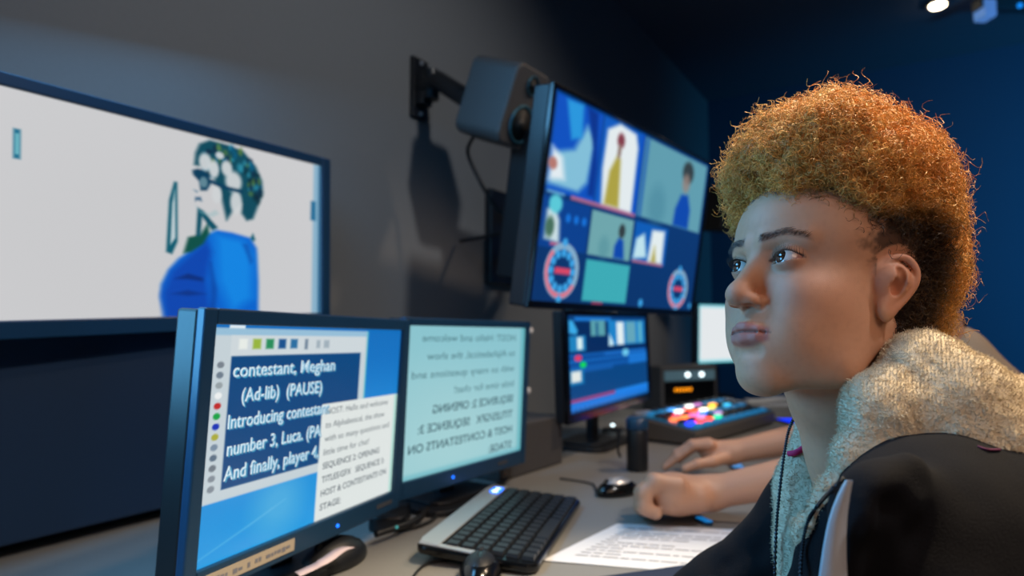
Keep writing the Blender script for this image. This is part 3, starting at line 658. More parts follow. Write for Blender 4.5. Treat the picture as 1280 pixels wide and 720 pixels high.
# --- keyboard
K = [UD(600, 612, z+.022), UD(740, 622, z+.018), UD(652, 712, z+.012), UD(532, 690, z+.02)]
kx = (K[1]-K[0])+(K[2]-K[3]); ky = (K[0]-K[3])+(K[1]-K[2])
kc = sum(K)/4; ky2 = ky.copy(); ky2[2] = 0; LK = np.linalg.norm(ky2)/2; ky2 /= np.linalg.norm(ky2); kx2 = np.cross(ky2, [0, 0, 1.]); WK = abs(kx@kx2)/2
# long axis along ky2, width along kx2
kc = np.array([kc[0], kc[1], z+.004]); RK = np.stack([ky2, -kx2, [0, 0, 1.]], 1)   # x long, y away from the typist
tl = math.radians(4); RK = RK@np.array([[1, 0, 0], [0, math.cos(tl), -math.sin(tl)], [0, math.sin(tl), math.cos(tl)]])
t = empty('keyboard', tuple(kc), 'black keyboard with a silver top strip and blue glowing badge', 'keyboard')
def KP(x, y, zz=0): return kc+RK@np.array([x, y, zz])
MB().prism(rrect(LK, WK, .022), KP(0, 0, .006), RK, .014).build('body', M['gloss'], t, bevel=.004)
MB().prism([(-LK/2+.004, WK*.30), (-LK/2+.012, WK*.47), (-LK/2+.03, WK*.49), (LK/2-.03, WK*.49), (LK/2-.006, WK*.45), (LK/2-.006, WK*.30)], KP(0, 0, .0205), RK, .004).build('top_strip', M['silver'], t, bevel=.0015)
MB().prism([(-LK/2+.0, -WK*.1), (-LK/2+.006, WK*.47), (-LK/2+.02, WK*.47), (-LK/2+.012, -WK*.1)], KP(0, 0, .0205), RK, .003).build('side_trim', M['silver'], t, bevel=.001)
MB().prism(rrect(.045, .022, .008), KP(LK/2-.05, WK*.36, .0250), RK, .001).build('badge', M['led_b'], t)
b = MB(); b.tube([KP(LK/2-.064+.005*math.cos(a), WK*.36+.005*math.sin(a), .0264) for a in np.linspace(0, 2*math.pi, 17)], .0009, 6, cap=False)
b.box(KP(LK/2-.051, WK*.36, .0262), (.016, .0025, .0008), RK).tube([KP(LK/2-.038, WK*.36+.005, .0264), KP(LK/2-.043, WK*.36, .0264), KP(LK/2-.038, WK*.36-.005, .0264)], .001, 6); b.build('badge_symbol', M['led_w'], t)
rows, nc = 6, 16; kw = (LK-.03)/nc; kh = (WK*.74)/rows
for r_ in range(rows):
    for c_ in range(nc):
        if r_ == 5 and 4 <= c_ <= 8: continue
        MB().box(KP(-LK/2+.015+kw*(c_+.5), WK*.27-kh*(r_+.5), .0235), (kw*.84, kh*.82, .006), RK, taper=.84).build('key', M['key'], t)
MB().box(KP(-LK/2+.015+kw*6.5, WK*.27-kh*5.5, .0235), (kw*4.84, kh*.82, .006), RK, taper=.95).build('space_bar', M['key'], t)

def mouse(u, v, a, m1, m2, lab, glow_=None, s=1.0, cab=None):
    c = UD(u, v, z); R = rotz(a); t = empty('computer_mouse', tuple(c), lab, 'mouse')
    V = Vol((-.045*s, -.065*s, -.002), (.045*s, .065*s, .045*s), .0016)
    V.ell((0, 0, .006), (.031*s, .056*s, .030*s), 0); V.fn(lambda X, Y, Z: Z-.0015+0*X+0*Y, (-.1, -.1, -.05), (.1, .1, .0015), .002, 's')
    P, F = V.mesh(); mk('shell', c+P@R.T, F, m1, t, smooth=True)
    V = Vol((-.045*s, -.065*s, -.002), (.045*s, .065*s, .045*s), .0016)
    V.ell((0, 0, .0075), (.0285*s, .050*s, .0305*s), 0); V.fn(lambda X, Y, Z: np.abs(X)*0+(Z-.016)+0*Y, (-.1, -.1, -.05), (.1, .1, .016), 0, 's'); V.fn(lambda X, Y, Z: np.maximum(np.abs(X)-.0022, -.012-Y)+0*Z, (-.003, -.012, .0), (.003, .1, .1), 0, 's')
    P, F = V.mesh(); mk('button_cover', c+P@R.T, F, m2, t, smooth=True)
    MB().cyl(c+R@np.array([-.003, .030*s, .031*s]), c+R@np.array([.003, .030*s, .031*s]), .006).build('scroll_wheel', M['cable'], t)
    if glow_: MB().box(c+R@np.array([-.0, -.047*s, .004]), (.03, .012, .005), R).build('red_light', glow_, t)
    if cab: MB().tube(spline([c+R@np.array([0, .054*s, .008])]+[UD(x, y, z+.004) for x, y in cab], 30), .0022, 6).build('cable', M['cable'], t)
    return c
mouse(772, 618, math.radians(60), M['gloss'], M['silver'], 'black and silver mouse with red glow between keyboard and fist', M['led_r'], cab=[(745, 612), (738, 604), (700, 598)])
mouse(600, 724, math.radians(-60), M['gloss'], M['black'], 'dark mouse in front of the keyboard at the bottom edge', s=1.05, cab=[(560, 700), (528, 708), (500, 745)])
mc = mouse(418, 706, math.radians(95), M['black'], M['black'], 'black mouse with a paper slip on it below the nearest monitor', s=1.2)
b = MB(); P = spline([UD(372, 718, z+.050), UD(392, 709, z+.054), UD(408, 700, z+.058), UD(425, 688, z+.050), UD(436, 684, z+.045)], 16); sd = np.array([.0, .0, 1.])
W_ = np.cross(np.gradient(P, axis=0), sd); W_ /= np.linalg.norm(W_, axis=1)[:, None]
V = np.concatenate([P-W_*.010, P+W_*.010, P-W_*.010+[0, 0, .0006], P+W_*.010+[0, 0, .0006]]); n = len(P); F = []
for i in range(n-1): F += [[i, i+1, n+i+1, n+i], [2*n+i, 3*n+i, 3*n+i+1, 2*n+i+1], [i, 2*n+i, 2*n+i+1, i+1], [n+i, n+i+1, 3*n+i+1, 3*n+i]]
tag(mk('paper_slip', V, F, mat('slip_paper', (205, 185, 190), .6), smooth=True), 'curled pale paper slip lying over the black mouse', 'paper slip')

# paper sheets in front
def sheet(corners, lift, lab, lines=0, group=None):
    C = [UD(u, v, z+lift) for u, v in corners]; nx, ny = 14, 10; V = []
    for j in range(ny):
        for i in range(nx):
            a, c = i/(nx-1), j/(ny-1); p = (C[0]*(1-a)+C[1]*a)*(1-c)+(C[3]*(1-a)+C[2]*a)*c
            V.append(p+np.array([0, 0, .0009*math.sin(3*a+2*c)+.0012]))
    n = len(V); V += [p-np.array([0, 0, .0006]) for p in V]; F = []
    for j in range(ny-1):
        for i in range(nx-1):
            q = j*nx+i; F += [[q, q+1, q+nx+1, q+nx], [n+q, n+q+nx, n+q+nx+1, n+q+1]]
    t = empty('paper_sheet', tuple(sum(C)/4), lab, 'paper', group); mk('page', V, F, M['paper'], t, smooth=True)
    if lines:
        b = MB(); rg = random.Random(3)
        def bl(a, c): return (C[0]*(1-a)+C[1]*a)*(1-c)+(C[3]*(1-a)+C[2]*a)*c+np.array([0, 0, .0009*math.sin(3*a+2*c)+.0017])
        for k in range(lines):
            c = .12+.78*k/lines; a0_ = .1; 
            while a0_ < .86:
                a1_ = min(.9, a0_+rg.uniform(.03, .09)); b.add([bl(a0_, c), bl(a1_, c), bl(a1_, c+.016), bl(a0_, c+.016)], [[0, 1, 2, 3]]); a0_ = a1_+.012
                if rg.random() < .06: break
        o = b.build('print_lines', M['ink'], t)
sheet([(772, 655), (1010, 668), (940, 722), (678, 702)], 0, 'printed white script sheet lying right of the keyboard', 12)
c = [UD(u, v, z+.008) for u, v in ((735, 722), (865, 704), (1000, 702), (1000, 760), (730, 760))]
b = MB(); n = len(c); b.add([p for p in c]+[p-np.array([0, 0, .006]) for p in c], [list(range(n))[::-1], [n+k for k in range(n)]]+[[k, (k+1) % n, n+(k+1) % n, n+k] for k in range(n)])
tag(b.build('notebook', M['bluepad'], bevel=.002), 'dark blue notebook cover at the bottom edge beside the navy sleeve', 'notebook')
# loose cables
b = MB(); b.tube(spline([UD(470, 668, z+.02), UD(520, 650, z+.016), UD(545, 628, z+.006), UD(590, 618, z+.006), UD(625, 605, z+.006), UD(640, 590, z+.006)], 40), .006, 8)
tag(b.build('desk_cable', M['cable'], smooth=True), 'thick black cable curving over the desk between the two near monitors', 'cable')
b = MB(); b.tube(spline([UD(500, 660, z+.012), UD(530, 655, z+.005), UD(550, 640, z+.005), UD(575, 600, z+.005)], 30), .0035, 8)
tag(b.build('desk_cable', M['cable'], smooth=True), 'thin black cable lying beside the thick one under the monitors', 'cable')
c = UD(488, 655, z); t = empty('desk_hub', tuple(c), 'small black hub with a tiny green light below the near monitors', 'hub')
MB().prism(rrect(.11, .07, .015), c+[0, 0, .001], rotz(.6), .028).build('case', M['black'], t, bevel=.004); MB().sphere(UD(496, 659, z+.022), .003, 6).build('light', mat('led_teal', (20, 90, 90), .4, emit=(60, 140, 140), es=1), t)
c = UD(766, 541, z); t = empty('coiled_lead', tuple(c), 'thin black coiled lead with a small shiny white connector on the desk', 'cable')
b = MB(); b.tube([c+np.array([.05*math.cos(a)*(1-a*.02), .035*math.sin(a), .004+.0012*a]) for a in np.linspace(0, 12, 90)], .003, 6); b.build('lead', M['cable'], t, smooth=True)
MB().lathe(c+[0, 0, .024], [(.004, 0), (.0075, .003), (.0075, .006), (.004, .008)]).build('connector', M['led_w'], t)

# ceiling fittings
def CU(u, v): r = FW+RT*(u-640)/800.+UP*(360-v)/800.; return CAMP+r*((HC-CAMP[2])/r[2])
q = CU(1172, 2); q[2] = HC
t = empty('ceiling_spotlight', tuple(q), 'small round ceiling spotlight glowing warm white above the curly-haired person', 'spotlight')
MB().lathe(q-[0, 0, .02], [(.055, 0), (.060, .004), (.060, .02)]).build('rim', M['grey'], t)
MB().lathe(q-[0, 0, .034], [(.030, 0), (.040, .006), (.042, .014)]).build('bulb', M['lampglow'], t)
q = CU(1258, -4); q[2] = HC
t = empty('ceiling_fixture', tuple(q), 'blue-lit metal light bar on the ceiling at the top right corner', 'light fixture')
Rm = rotz(math.radians(-55)); MB().box(q-[0, 0, .05], (.36, .07, .06), Rm).build('bar', M['grey'], t, bevel=.005)
MB().box(q-Rm@np.array([.13, 0, 0])-[0, 0, .085], (.07, .09, .10), Rm).build('lamp_head', mat('cool_lamp', (90, 130, 190), .4, emit=(90, 140, 210), es=.6), t, bevel=.01)
MB().sphere(q+Rm@np.array([.04, -.04, 0])-[0, 0, .07], .014, 8).build('power_light', mat('led_sky', (20, 100, 180), .4, emit=(20, 130, 230), es=1.2), t)
#PEOPLE
# ================================================================== PERSON WITH CURLY HAIR (foreground)
HR = rotz(math.radians(-4))@np.array([[.53428, -.82424, .20441], [.84701, .53511, -.05578], [-.06340, .20294, .97729]]); HO = np.array([.6325, .1225, 1.2035])
def HW(P): return HO+np.asarray(P)@HR.T
person = empty('person', (.72, .0, .47), 'person with golden curly hair and fleece-lined navy hoodie looking up at screens', 'person')
def sym(f):
    for sg in (-1, 1): f(sg)
def head():
    v = Vol((-.092, -.265, -.25), (.088, .048, .135), .0015)
    v.ell((0, -.098, .036), (.073, .092, .080), 0)
    v.ell((0, -.066, .034), (.067, .068, .060), .035)
    v.ell((0, -.055, -.030), (.058, .056, .055), .02)
    v.ell((0, -.045, -.080), (.042, .046, .026), .018)
    def jaw(s): v.cap((s*.051, -.080, -.062), (s*.043, -.060, -.088), .013, .014, .022).cap((s*.043, -.060, -.088), (s*.012, -.021, -.1045), .014, .012, .022)
    sym(jaw)
    v.ell((0, -.018, -.103), (.019, .017, .0165), .016)
    v.ell((0, -.024, -.072), (.026, .030, .025), .018)
    sym(lambda s: v.ell((s*.038, -.028, -.030), (.018, .021, .016), .020))
    sym(lambda s: v.ell((s*.032, -.036, -.060), (.022, .030, .031), .022))
    sym(lambda s: v.ell((s*.042, -.068, -.036), (.021, .034, .044), .022))
    sym(lambda s: v.cap((s*.010, .000, .017), (s*.042, -.017, .020), .0075, .0075, .010))
    sym(lambda s: v.ell((s*.030, .006, .000), (.017, .012, .012), .010, 's'))
    # nose
    v.cap((0, -.006, .008), (0, .0165, -.030), .0078, .0085, .011)
    v.ell((0, .0178, -.0370), (.0112, .0118, .0100), .008)
    sym(lambda s: v.ell((s*.0112, .0085, -.0405), (.0066, .0100, .0066), .006))
    sym(lambda s: v.cap((s*.0185, .0065, -.036), (s*.0165, .002, -.046), .0012, .001, .004, 's'))
    sym(lambda s: v.ell((s*.0105, .0105, -.0465), (.0044, .0074, .0042), .0015, 's', R=rotz(s*.45)))
    v.cap((0, .014, -.050), (0, .0125, -.058), .0016, .0020, .005, 's')
    # lips
    U1 = [(-.0250, -.0060, -.0680), (-.014, .0040, -.0662), (-.0045, .0082, -.0645), (0, .0080, -.0654), (.0045, .0082, -.0645), (.014, .0040, -.0662), (.0250, -.0060, -.0680)]
    v.chain(U1, [.0012, .0025, .0031, .0030, .0031, .0025, .0012], .006)
    L1 = [(-.0235, -.0060, -.0698), (-.012, .0030, -.0738), (0, .0062, -.0750), (.012, .0030, -.0738), (.0235, -.0060, -.0698)]
    v.chain(L1, [.0012, .0034, .0044, .0034, .0012], .007)
    G = [(-.0275, -.0040, -.0690), (-.014, .0072, -.0692), (0, .0115, -.0692), (.014, .0072, -.0692), (.0275, -.0040, -.0690)]
    v.chain(G, [.0009, .0009, .0010, .0009, .0009], .0020, 's')
    v.cap((-.012, .005, -.0860), (.012, .005, -.0860), .0030, .0030, .009, 's')
    # lids: ball over the eye, then the almond opening
    def lid(s):
        v.ell((s*.0285, -.0125, 0), .0139, .004)
        v.cap((s*.017, -.001, .0085), (s*.030, .0025, .0120), .0007, .0009, .0022, 's').cap((s*.030, .0025, .0120), (s*.044, -.006, .0075), .0009, .0007, .0022, 's')
        def opening(X, Y, Z):
            x = (X-s*.0285)*s; xx = np.clip(x/.0150, -1, 1)
            zu = .0064*(1-np.abs(xx)**2.2)+x*.07; zl = -.0044*(1-np.abs(xx)**2.4)+x*.07
            return np.maximum(np.maximum(np.maximum(Z-zu, zl-Z), -.0135-Y), np.abs(x)-.0150)
        v.fn(opening, (s*.0285-.017, -.0135, -.008), (s*.0285+.017, .02, .010), .0012, 's')
        v.ell((s*.0165, -.0065, -.0015), (.0022, .0025, .0020), .001)
    sym(lid)
    # ears
    def ear(s):
        E = lambda x, y, z: (s*x, -.079+y*.70, z*.78-.013)
        P = spline([E(.066, .014, -.004), E(.069, .010, .010), E(.0735, .006, .023), E(.079, -.003, .031), E(.083, -.015, .031), E(.086, -.024, .021), E(.086, -.0255, .006), E(.082, -.020, -.010), E(.077, -.011, -.024), E(.0725, -.001, -.033)], 30)
        v.chain([E(.062, -.004, .014), E(.071, -.009, .006), E(.068, -.004, -.014)], [.015, .015, .012], .008)
        v.ell(E(.0755, -.009, .002), (.0036, .0125, .022), .004)
        v.chain(P, list(np.interp(np.linspace(0, 1, 30), [0, .2, .5, .8, 1], [.0018, .0025, .0027, .0026, .0034])), .0022)
        v.ell(E(.0735, .001, -.0300), (.0046, .0080, .0105), .006)
        v.chain(spline([E(.079, -.004, .024), E(.0815, -.012, .014), E(.082, -.0135, .0), E(.078, -.007, -.015)], 12), list(np.linspace(.0014, .0021, 12)), .002)
        v.ell(E(.081, -.001, -.003), (.0085, .0052, .0085), .002, 's'); v.cap(E(.0845, -.002, .015), E(.0845, -.003, .0), .0036, .0040, .002, 's')
        v.cap(E(.0725, .0085, .002), E(.0725, .0075, -.008), .0040, .0038, .004)
    sym(ear)
    # neck
    v.chain([(0, -.098, -.045), (0, -.118, -.105), (0, -.148, -.155), (0, -.190, -.225)], [.050, .0470, .048, .060], .016)
    sym(lambda s: v.cap((s*.048, -.105, -.045), (s*.014, -.135, -.215), .011, .009, .014))
    v.ell((0, -.095, -.115), (.017, .020, .020), .014)
    V, F = v.mesh()
    x, y, z = V.T; ax = np.abs(x); n = len(V)
    base = np.array(lin((200, 148, 118))); C = np.tile(base, (n, 1))
    def blend(a, col): C[:] = C*(1-a[:, None])+np.array(col)*a[:, None]
    def sm(d, w_): return np.clip(.5-d/w_, 0, 1)
    blend(.10*np.clip(vnoise(x, y, z, 300, 3), 0, 1), lin((120, 78, 60)))
    zt = -.0600-.06*np.maximum(0, .004-ax)-.28*np.maximum(0, ax-.006); zb = -.0820+.35*np.maximum(0, ax-.008)
    lips = sm(np.maximum(np.maximum(z-zt, zb-z), np.maximum(ax-.0245, -.002-y)), .0025)
    blend(lips*.75, lin((168, 100, 98)))
    blend(.55*np.exp(-((z+.0692)/.0011)**2)*(ax < .0265)*(y > -.012), lin((84, 44, 44)))
    blend(.35*np.exp(-((ax-.040)**2+(z+.035)**2)/.0004)*(y > -.05), lin((188, 112, 92)))
    blend(.3*np.exp(-((ax)**2+(z+.040)**2)/.0002)*(y > .0), lin((176, 104, 88)))
    xs = (ax-.0285); xq = np.clip(xs/.0150, -1, 1); zu_ = .0064*(1-np.abs(xq)**2.2)+xs*.07
    blend(.75*np.exp(-((z-zu_-.0004)/.0010)**2)*(np.abs(xs) < .0155)*(y > -.022), lin((36, 22, 20)))
    ex = (ax-.0285); blend(.45*np.exp(-(ex/.020)**2-((z+.002)/.011)**2)*(y > -.03), lin((140, 92, 82)))
    ear_ = (ax > .069)*sm(np.hypot(y+.094, z+.010)-.034, .006); blend(.35*ear_, lin((196, 118, 92)))
    # brows (short dense hair on the skin) and the cropped temple and nape
    zb_ = .0195+.0045*np.clip((ax-.014)/.018, 0, 1)-.006*np.clip((ax-.034)/.016, 0, 1); bt = .0032*(1-.5*np.clip((ax-.018)/.032, 0, 1))
    blend(.85*sm(np.maximum(np.abs(z-zb_)-bt*1.15, np.maximum(.010-ax, ax-.050)), .0035)*(y > -.05)*(.75+.25*vnoise(x, y, z, 900, 5)), lin((66, 42, 38)))
    nz = .010*vnoise(x, y, z, 120, 8)+.005*vnoise(x, y, z, 420, 9)
    dtemple = np.maximum(y+.056+.25*np.maximum(.02-z, 0)+nz, .002-z+nz)      # distance outside the cropped side
    dback = np.maximum(y+.122+nz, -.112-z+nz); dtop = .070-z+nz
    a = np.clip(.5-np.minimum(np.minimum(dtemple, dback), dtop)/.014, 0, 1)*(1-np.clip(ear_*3*(ax > .072), 0, 1))
    blend(.86*a, lin((40, 26, 20)))
    return V, F, np.clip(C, 0, 1)
V, F, C = head()
neckV = V
mk('body', HW(V), F, M['skin'], person, smooth=True, cols=C)

# eyes
def eye(s):
    c = np.array([s*.0285, -.0125, 0]); g = np.array([.10, .985, .13]); g /= np.linalg.norm(g)
    a = np.cross(g, [0, 0, 1]); a /= np.linalg.norm(a); b_ = np.cross(a, g); V = []; F = []; C = []
    rings = np.concatenate([np.linspace(0, .62, 40), np.linspace(.68, math.pi, 26)]); n = 40
    for t_ in rings:
        r = .0124; 
        if t_ < .50: r = .0124+.0007*(1-(t_/.50)**2)
        for k in range(n):
            p = 2*math.pi*k/n; d = g*math.cos(t_)+math.sin(t_)*(a*math.cos(p)+b_*math.sin(p)); V.append(c+d*r)
            if t_ < .20: col = (4, 4, 5)
            elif t_ < .46: q = .5+.5*math.sin(p*23+math.sin(p*7)*2); col = (52+30*q, 34+20*q, 24+12*q)
            elif t_ < .52: col = (22, 16, 14)
            else: q = min(1, max(0, (t_-.9)/.5)); col = (214-10*q, 206-50*q, 202-50*q)
            C.append(lin(col))
    m_ = len(rings)
    for i in range(m_-1):
        for k in range(n): F.append([i*n+k, (i+1)*n+k, (i+1)*n+(k+1) % n, i*n+(k+1) % n])
    mk('eyeball', HW(V), F, M['eye'], person, smooth=True, cols=np.array(C))
    b = MB()
    for k in range(34):
        x = -.0145+.029*k/33; xx = x/.0150; zu = .0064*(1-abs(xx)**2.2)+x*.07; yy = -.0125+math.sqrt(max(0, .0142**2-x*x-zu*zu))
        p0 = np.array([s*(.0285+x), yy-.0003, zu+.0002]); o_ = np.array([s*(.35*xx+.25), .75, .25]); L = .0055+.003*max(0, xx); L *= random.uniform(.8, 1.1)
        b.tube([HW(p0), HW(p0+o_*L*.55+[0, 0, .0002]), HW(p0+o_*L+[0, 0, .45*L])], [.00028, .00022, .00005], 4)
    for k in range(22):
        x = -.012+.025*k/21; xx = x/.0150; zl = -.0044*(1-abs(xx)**2.4)+x*.07; yy = -.0125+math.sqrt(max(0, .0142**2-x*x-zl*zl))
        p0 = np.array([s*(.0285+x), yy-.0003, zl-.0002]); o_ = np.array([s*.3*xx, .7, -.5])
        b.tube([HW(p0), HW(p0+o_*.0028)], [.00014, .00004], 4)
    b.build('eyelashes', M['lash'], person)
sym(eye)

# brow hairs
P = []; C = []
for s in (-1, 1):
    for k in range(170):
        ax = random.uniform(.009, .050); zb_ = .0195+.0045*min(1, max(0, (ax-.014)/.018))-.006*min(1, max(0, (ax-.034)/.016)); bt = .0040*(1-.45*min(1, max(0, (ax-.018)/.032)))
        P.append((s*ax, zb_+random.uniform(-bt, bt), s))
NV = vnormals(neckV, F); hit = (neckV[:, 1] > -.05); hv = neckV[hit]; hn = NV[hit]
pts = []
for x, zz, s in P:
    i = np.argmin((hv[:, 0]-x)**2+(hv[:, 2]-zz)**2-1e-3*hv[:, 1]); p = hv[i]; nn = hn[i]
    d = np.array([s*.8, -.15, .45 if zz < .021 else -.1])+nn*.25; d /= np.linalg.norm(d)
    pts.append([HW(p), HW(p+d*.003+nn*.0004), HW(p+d*.006+nn*.0003)])
pts = np.array(pts); Vb, Fb, _ = strands(pts, np.tile([.00013, .00012, .00004], (len(pts), 1)))
mk('eyebrow_hair', Vb, Fb, M['hair2'], person)

# ---------------- curly hair
def hairvol(grow=0, res=.0028, noise=True):
    v = Vol((-.15, -.27, -.14), (.15, .07, .22), res); g = grow
    v.ell((0, -.097, .092), (.100+g, .102+g, .096+g), 0)
    v.ell((0, -.050, .112), (.086+g, .062+g, .058+g), .03)
    v.ell((0, -.138, .030), (.086+g, .078+g, .090+g), .03)
    v.ell((0, -.138, -.045), (.060+g, .054+g, .060+g), .03)
    v.ell((0, .020, -.002), (.12, .064, .078), .012, 's')
    for s in (-1, 1):
        v.ell((s*.090, -.044, -.030), (.050, .046, .066), .008, 's'); v.ell((s*.090, -.092, -.022), (.030, .026, .040), .006, 's')
    v.ell((0, -.075, -.13), (.10, .075, .085), .01, 's')
    if noise: v.noise(.008, 38, 1).noise(.004, 90, 2)
    return v.mesh()
def haircol(P, jit):
    x, y, z = P.T; ax = np.abs(x)
    g = lin((248, 188, 98)); g2 = lin((220, 146, 62)); dk = lin((44, 28, 20))
    t_ = np.clip(.5+.5*vnoise(x, y, z, 60, 4)+jit*.5, 0, 1)[:, None]; c = g*t_+g2*(1-t_)
    # dark undercut around temple, ear and nape
    line = .030+.35*np.clip(-y-.08, 0, .1)*0; zz = z-.014*vnoise(x, y, z, 45, 6)
    low = np.clip((.062-zz)/.022, 0, 1)*np.clip((-y-.015)/.02, 0, 1)*np.clip((y+.175+.10*np.clip(-z, 0, 1)*0)/.03, 0, 1)
    front = .75*np.clip((.058-zz)/.010, 0, 1)*np.clip((y+.06)/.03, 0, 1)
    d = np.clip(np.maximum(low, front)+jit*.15, 0, 1)[:, None]; return c*(1-d)+dk*d
Vh, Fh = hairvol(-.010)
mk('hair', HW(Vh), Fh, M['hair'], person, smooth=True, cols=np.clip(haircol(Vh, np.zeros(len(Vh)))*.7, 0, 1))
hairpart = bpy.data.objects['hair']
NS = 17000
Vs, Fs = hairvol(-.004); Ns = vnormals(Vs, Fs)
pick = RNG.integers(0, len(Vs), NS); p = Vs[pick]; nn = Ns[pick]
m_ = 20; t_ = np.linspace(0, 1, m_)[None, :, None]
r1 = RNG.normal(size=(NS, 3)); dirv = nn*RNG.uniform(.1, 1.1, (NS, 1))+r1*.55; dirv /= np.linalg.norm(dirv, axis=1)[:, None]
A = np.cross(dirv, RNG.normal(size=(NS, 3))); A /= np.linalg.norm(A, axis=1)[:, None]; B = np.cross(dirv, A)
rad = RNG.uniform(.0018, .0050, (NS, 1, 1)); turns = RNG.uniform(1.2, 3.4, (NS, 1, 1)); ln = RNG.uniform(.008, .020, (NS, 1, 1)); ph = RNG.uniform(0, 6.28, (NS, 1, 1))
an = ph+2*math.pi*turns*t_; gr = rad*(.5+.7*t_)
PP = p[:, None]-nn[:, None]*.004+dirv[:, None]*ln*t_+A[:, None]*gr*np.cos(an)+B[:, None]*gr*np.sin(an)
# stray hairs
ns2 = 500; far = RNG.integers(0, NS, ns2); PP[far] += dirv[far][:, None]*.012*t_**1.5
jit = RNG.uniform(-1, 1, NS); C = haircol(PP.reshape(-1, 3), np.repeat(jit, m_)).reshape(NS, m_, 3)*RNG.uniform(.7, 1.25, (NS, 1, 1))
Rr = np.linspace(.00042, .00018, m_)[None]*RNG.uniform(.7, 1.25, (NS, 1))
Vc, Fc, Cc_ = strands(HW(PP), Rr, 3, np.clip(C, 0, 1))
mk('curls', Vc, Fc, M['hair'], hairpart, smooth=True, cols=Cc_)

# ---------------- hoodie
def projuv(V):
    d = V-CAMP; z_ = d@FW; return 640+800*(d@RT)/z_, 360-800*(d@UP)/z_, z_
def onsurf(V, pts, lift=0.0, tol=4):
    u, v, d = projuv(V); o = []
    for a, b in pts:
        m_ = np.hypot(u-a, v-b) < tol
        dd = d[m_].min() if m_.any() else d[np.argmin(np.hypot(u-a, v-b))]
        o.append(U(a, b, dd-lift))
    return np.array(o)
def volume(items, res, pad=.02):
    lo = np.min([np.min([i[1], i[2]], 0)-max(i[3], i[4]) for i in items if i[0] != 's'], 0)-pad; hi = np.max([np.max([i[1], i[2]], 0)+max(i[3], i[4]) for i in items if i[0] != 's'], 0)+pad
    v = Vol(lo, hi, res)
    for op, a, b, ra, rb, k in items: v.cap(a, b, ra, rb, k, op)
    return v
def ch(P, k, op='u'): return [(op, U(*P[i][:3]), U(*P[i+1][:3]), P[i][3], P[i+1][3], k) for i in range(len(P)-1)]
body = []
hips = np.array([.80, -.16, .56])
body += ch([(1245, 698, .50, .088), (1172, 676, .480, .068), (1130, 880, .43, .062)], .03)
body += ch([(1360, 700, .52, .09), (1245, 698, .50, .088)], .03)
body += ch([(1015, 652, .74, .052), (905, 762, .78, .054), (840, 790, .80, .044)], .03)
body += ch([(1150, 640, .66, .05), (1015, 652, .74, .052)], .03)
body += ch([(1046, 660, .510, .018), (1038, 700, .505, .022), (1036, 800, .50, .024)], .015)
chest = U(1160, 800, .60)
body += [('u', chest, (chest+hips)/2+[0, 0, .0], .12, .135, .05), ('u', (chest+hips)/2, hips, .135, .15, .05)]
el = U(1120, 880, .43); body += [('u', el, el+np.array([.10, .14, -.02]), .056, .045, .03)]
v = volume(body, .0032)
# folds at the near shoulder
v.chain([U(1135, 585, .435), U(1098, 612, .43), U(1074, 655, .43), U(1062, 730, .43)], [.010, .012, .012, .012], .03)
v.chain([U(1150, 610, .412), U(1120, 640, .412), U(1102, 690, .412), U(1094, 740, .415)], [.002, .004, .004, .003], .022, 's')
v.chain([U(1195, 640, .405), U(1160, 680, .405), U(1140, 740, .405)], [.002, .004, .004], .022, 's')
v.chain([U(975, 640, .70), U(945, 690, .72)], [.004, .005], .012, 's'); v.chain([U(945, 655, .72), U(905, 705, .74)], [.004, .004], .012, 's')
v.noise(.006, 13, 21).noise(.0025, 34, 22)
VJ, FJ = v.mesh(); mk('hoodie', VJ, FJ, M['navy'], person, smooth=True)
def fleece(name, items, seed, nfib, amp=.003):
    v = volume(items, .0026); v.noise(.005, 24, seed).noise(amp*.6, 80, seed+1).noise(amp*.25, 240, seed+2)
    V, F = v.mesh(); o = mk(name, V, F, M['fleece'], person, smooth=True)
    N = vnormals(V, F); i = RNG.integers(0, len(V), nfib); p = V[i]; n_ = N[i]+RNG.normal(size=(nfib, 3))*.55; n_ /= np.linalg.norm(n_, axis=1)[:, None]
    L = RNG.uniform(.0010, .0022, (nfib, 1)); side = RNG.normal(size=(nfib, 3))*.0007
    P = np.stack([p-n_*.0012, p+n_*L*.5+side*.4, p+n_*L+side*1.4], 1)
    a, b, _ = strands(P, np.tile([.00022, .00020, .00012], (nfib, 1))); mk('fleece_pile', a, b, M['fleece'], o, smooth=True)['kind'] = 'stuff'
    return V
near = ch([(1160, 470, .545, .034), (1118, 515, .53, .031), (1078, 572, .52, .019), (1040, 617, .515, .011), (1010, 662, .515, .007), (1004, 750, .515, .006)], .014)
near += ch([(1160, 470, .545, .034), (1188, 510, .53, .046), (1238, 562, .51, .036), (1330, 535, .50, .046)], .014)
near += ch([(1118, 520, .53, .030), (1190, 530, .52, .040)], .02)
VN = fleece('hood_fleece', near, 40, 60000)
far_ = ch([(1030, 522, .69, .018), (1034, 548, .685, .030), (1020, 606, .67, .037), (1012, 684, .65, .034), (1010, 780, .63, .034)], .012)
VF = fleece('collar_fleece', far_, 60, 26000, .002)
VA = np.concatenate([VJ, VN, VF])
def teeth(P, n, r): 
    P = spline(P, n); rr = np.where(np.arange(n) % 4 < 2, r, r*.55); return MB().tube(P, rr, 6)
teeth([U(999, 512, .665), U(987, 535, .655), U(980, 570, .650), U(974, 620, .645), U(970, 670, .64), (U(968, 740, .635))], 240, .0019).build('zip_teeth', M['zip'], person)
teeth(onsurf(VA, [(1056, 597), (1040, 612), (1024, 630), (1010, 652), (1002, 690), (1000, 745)], .003), 240, .0017).build('zip_teeth', M['zip'], person)
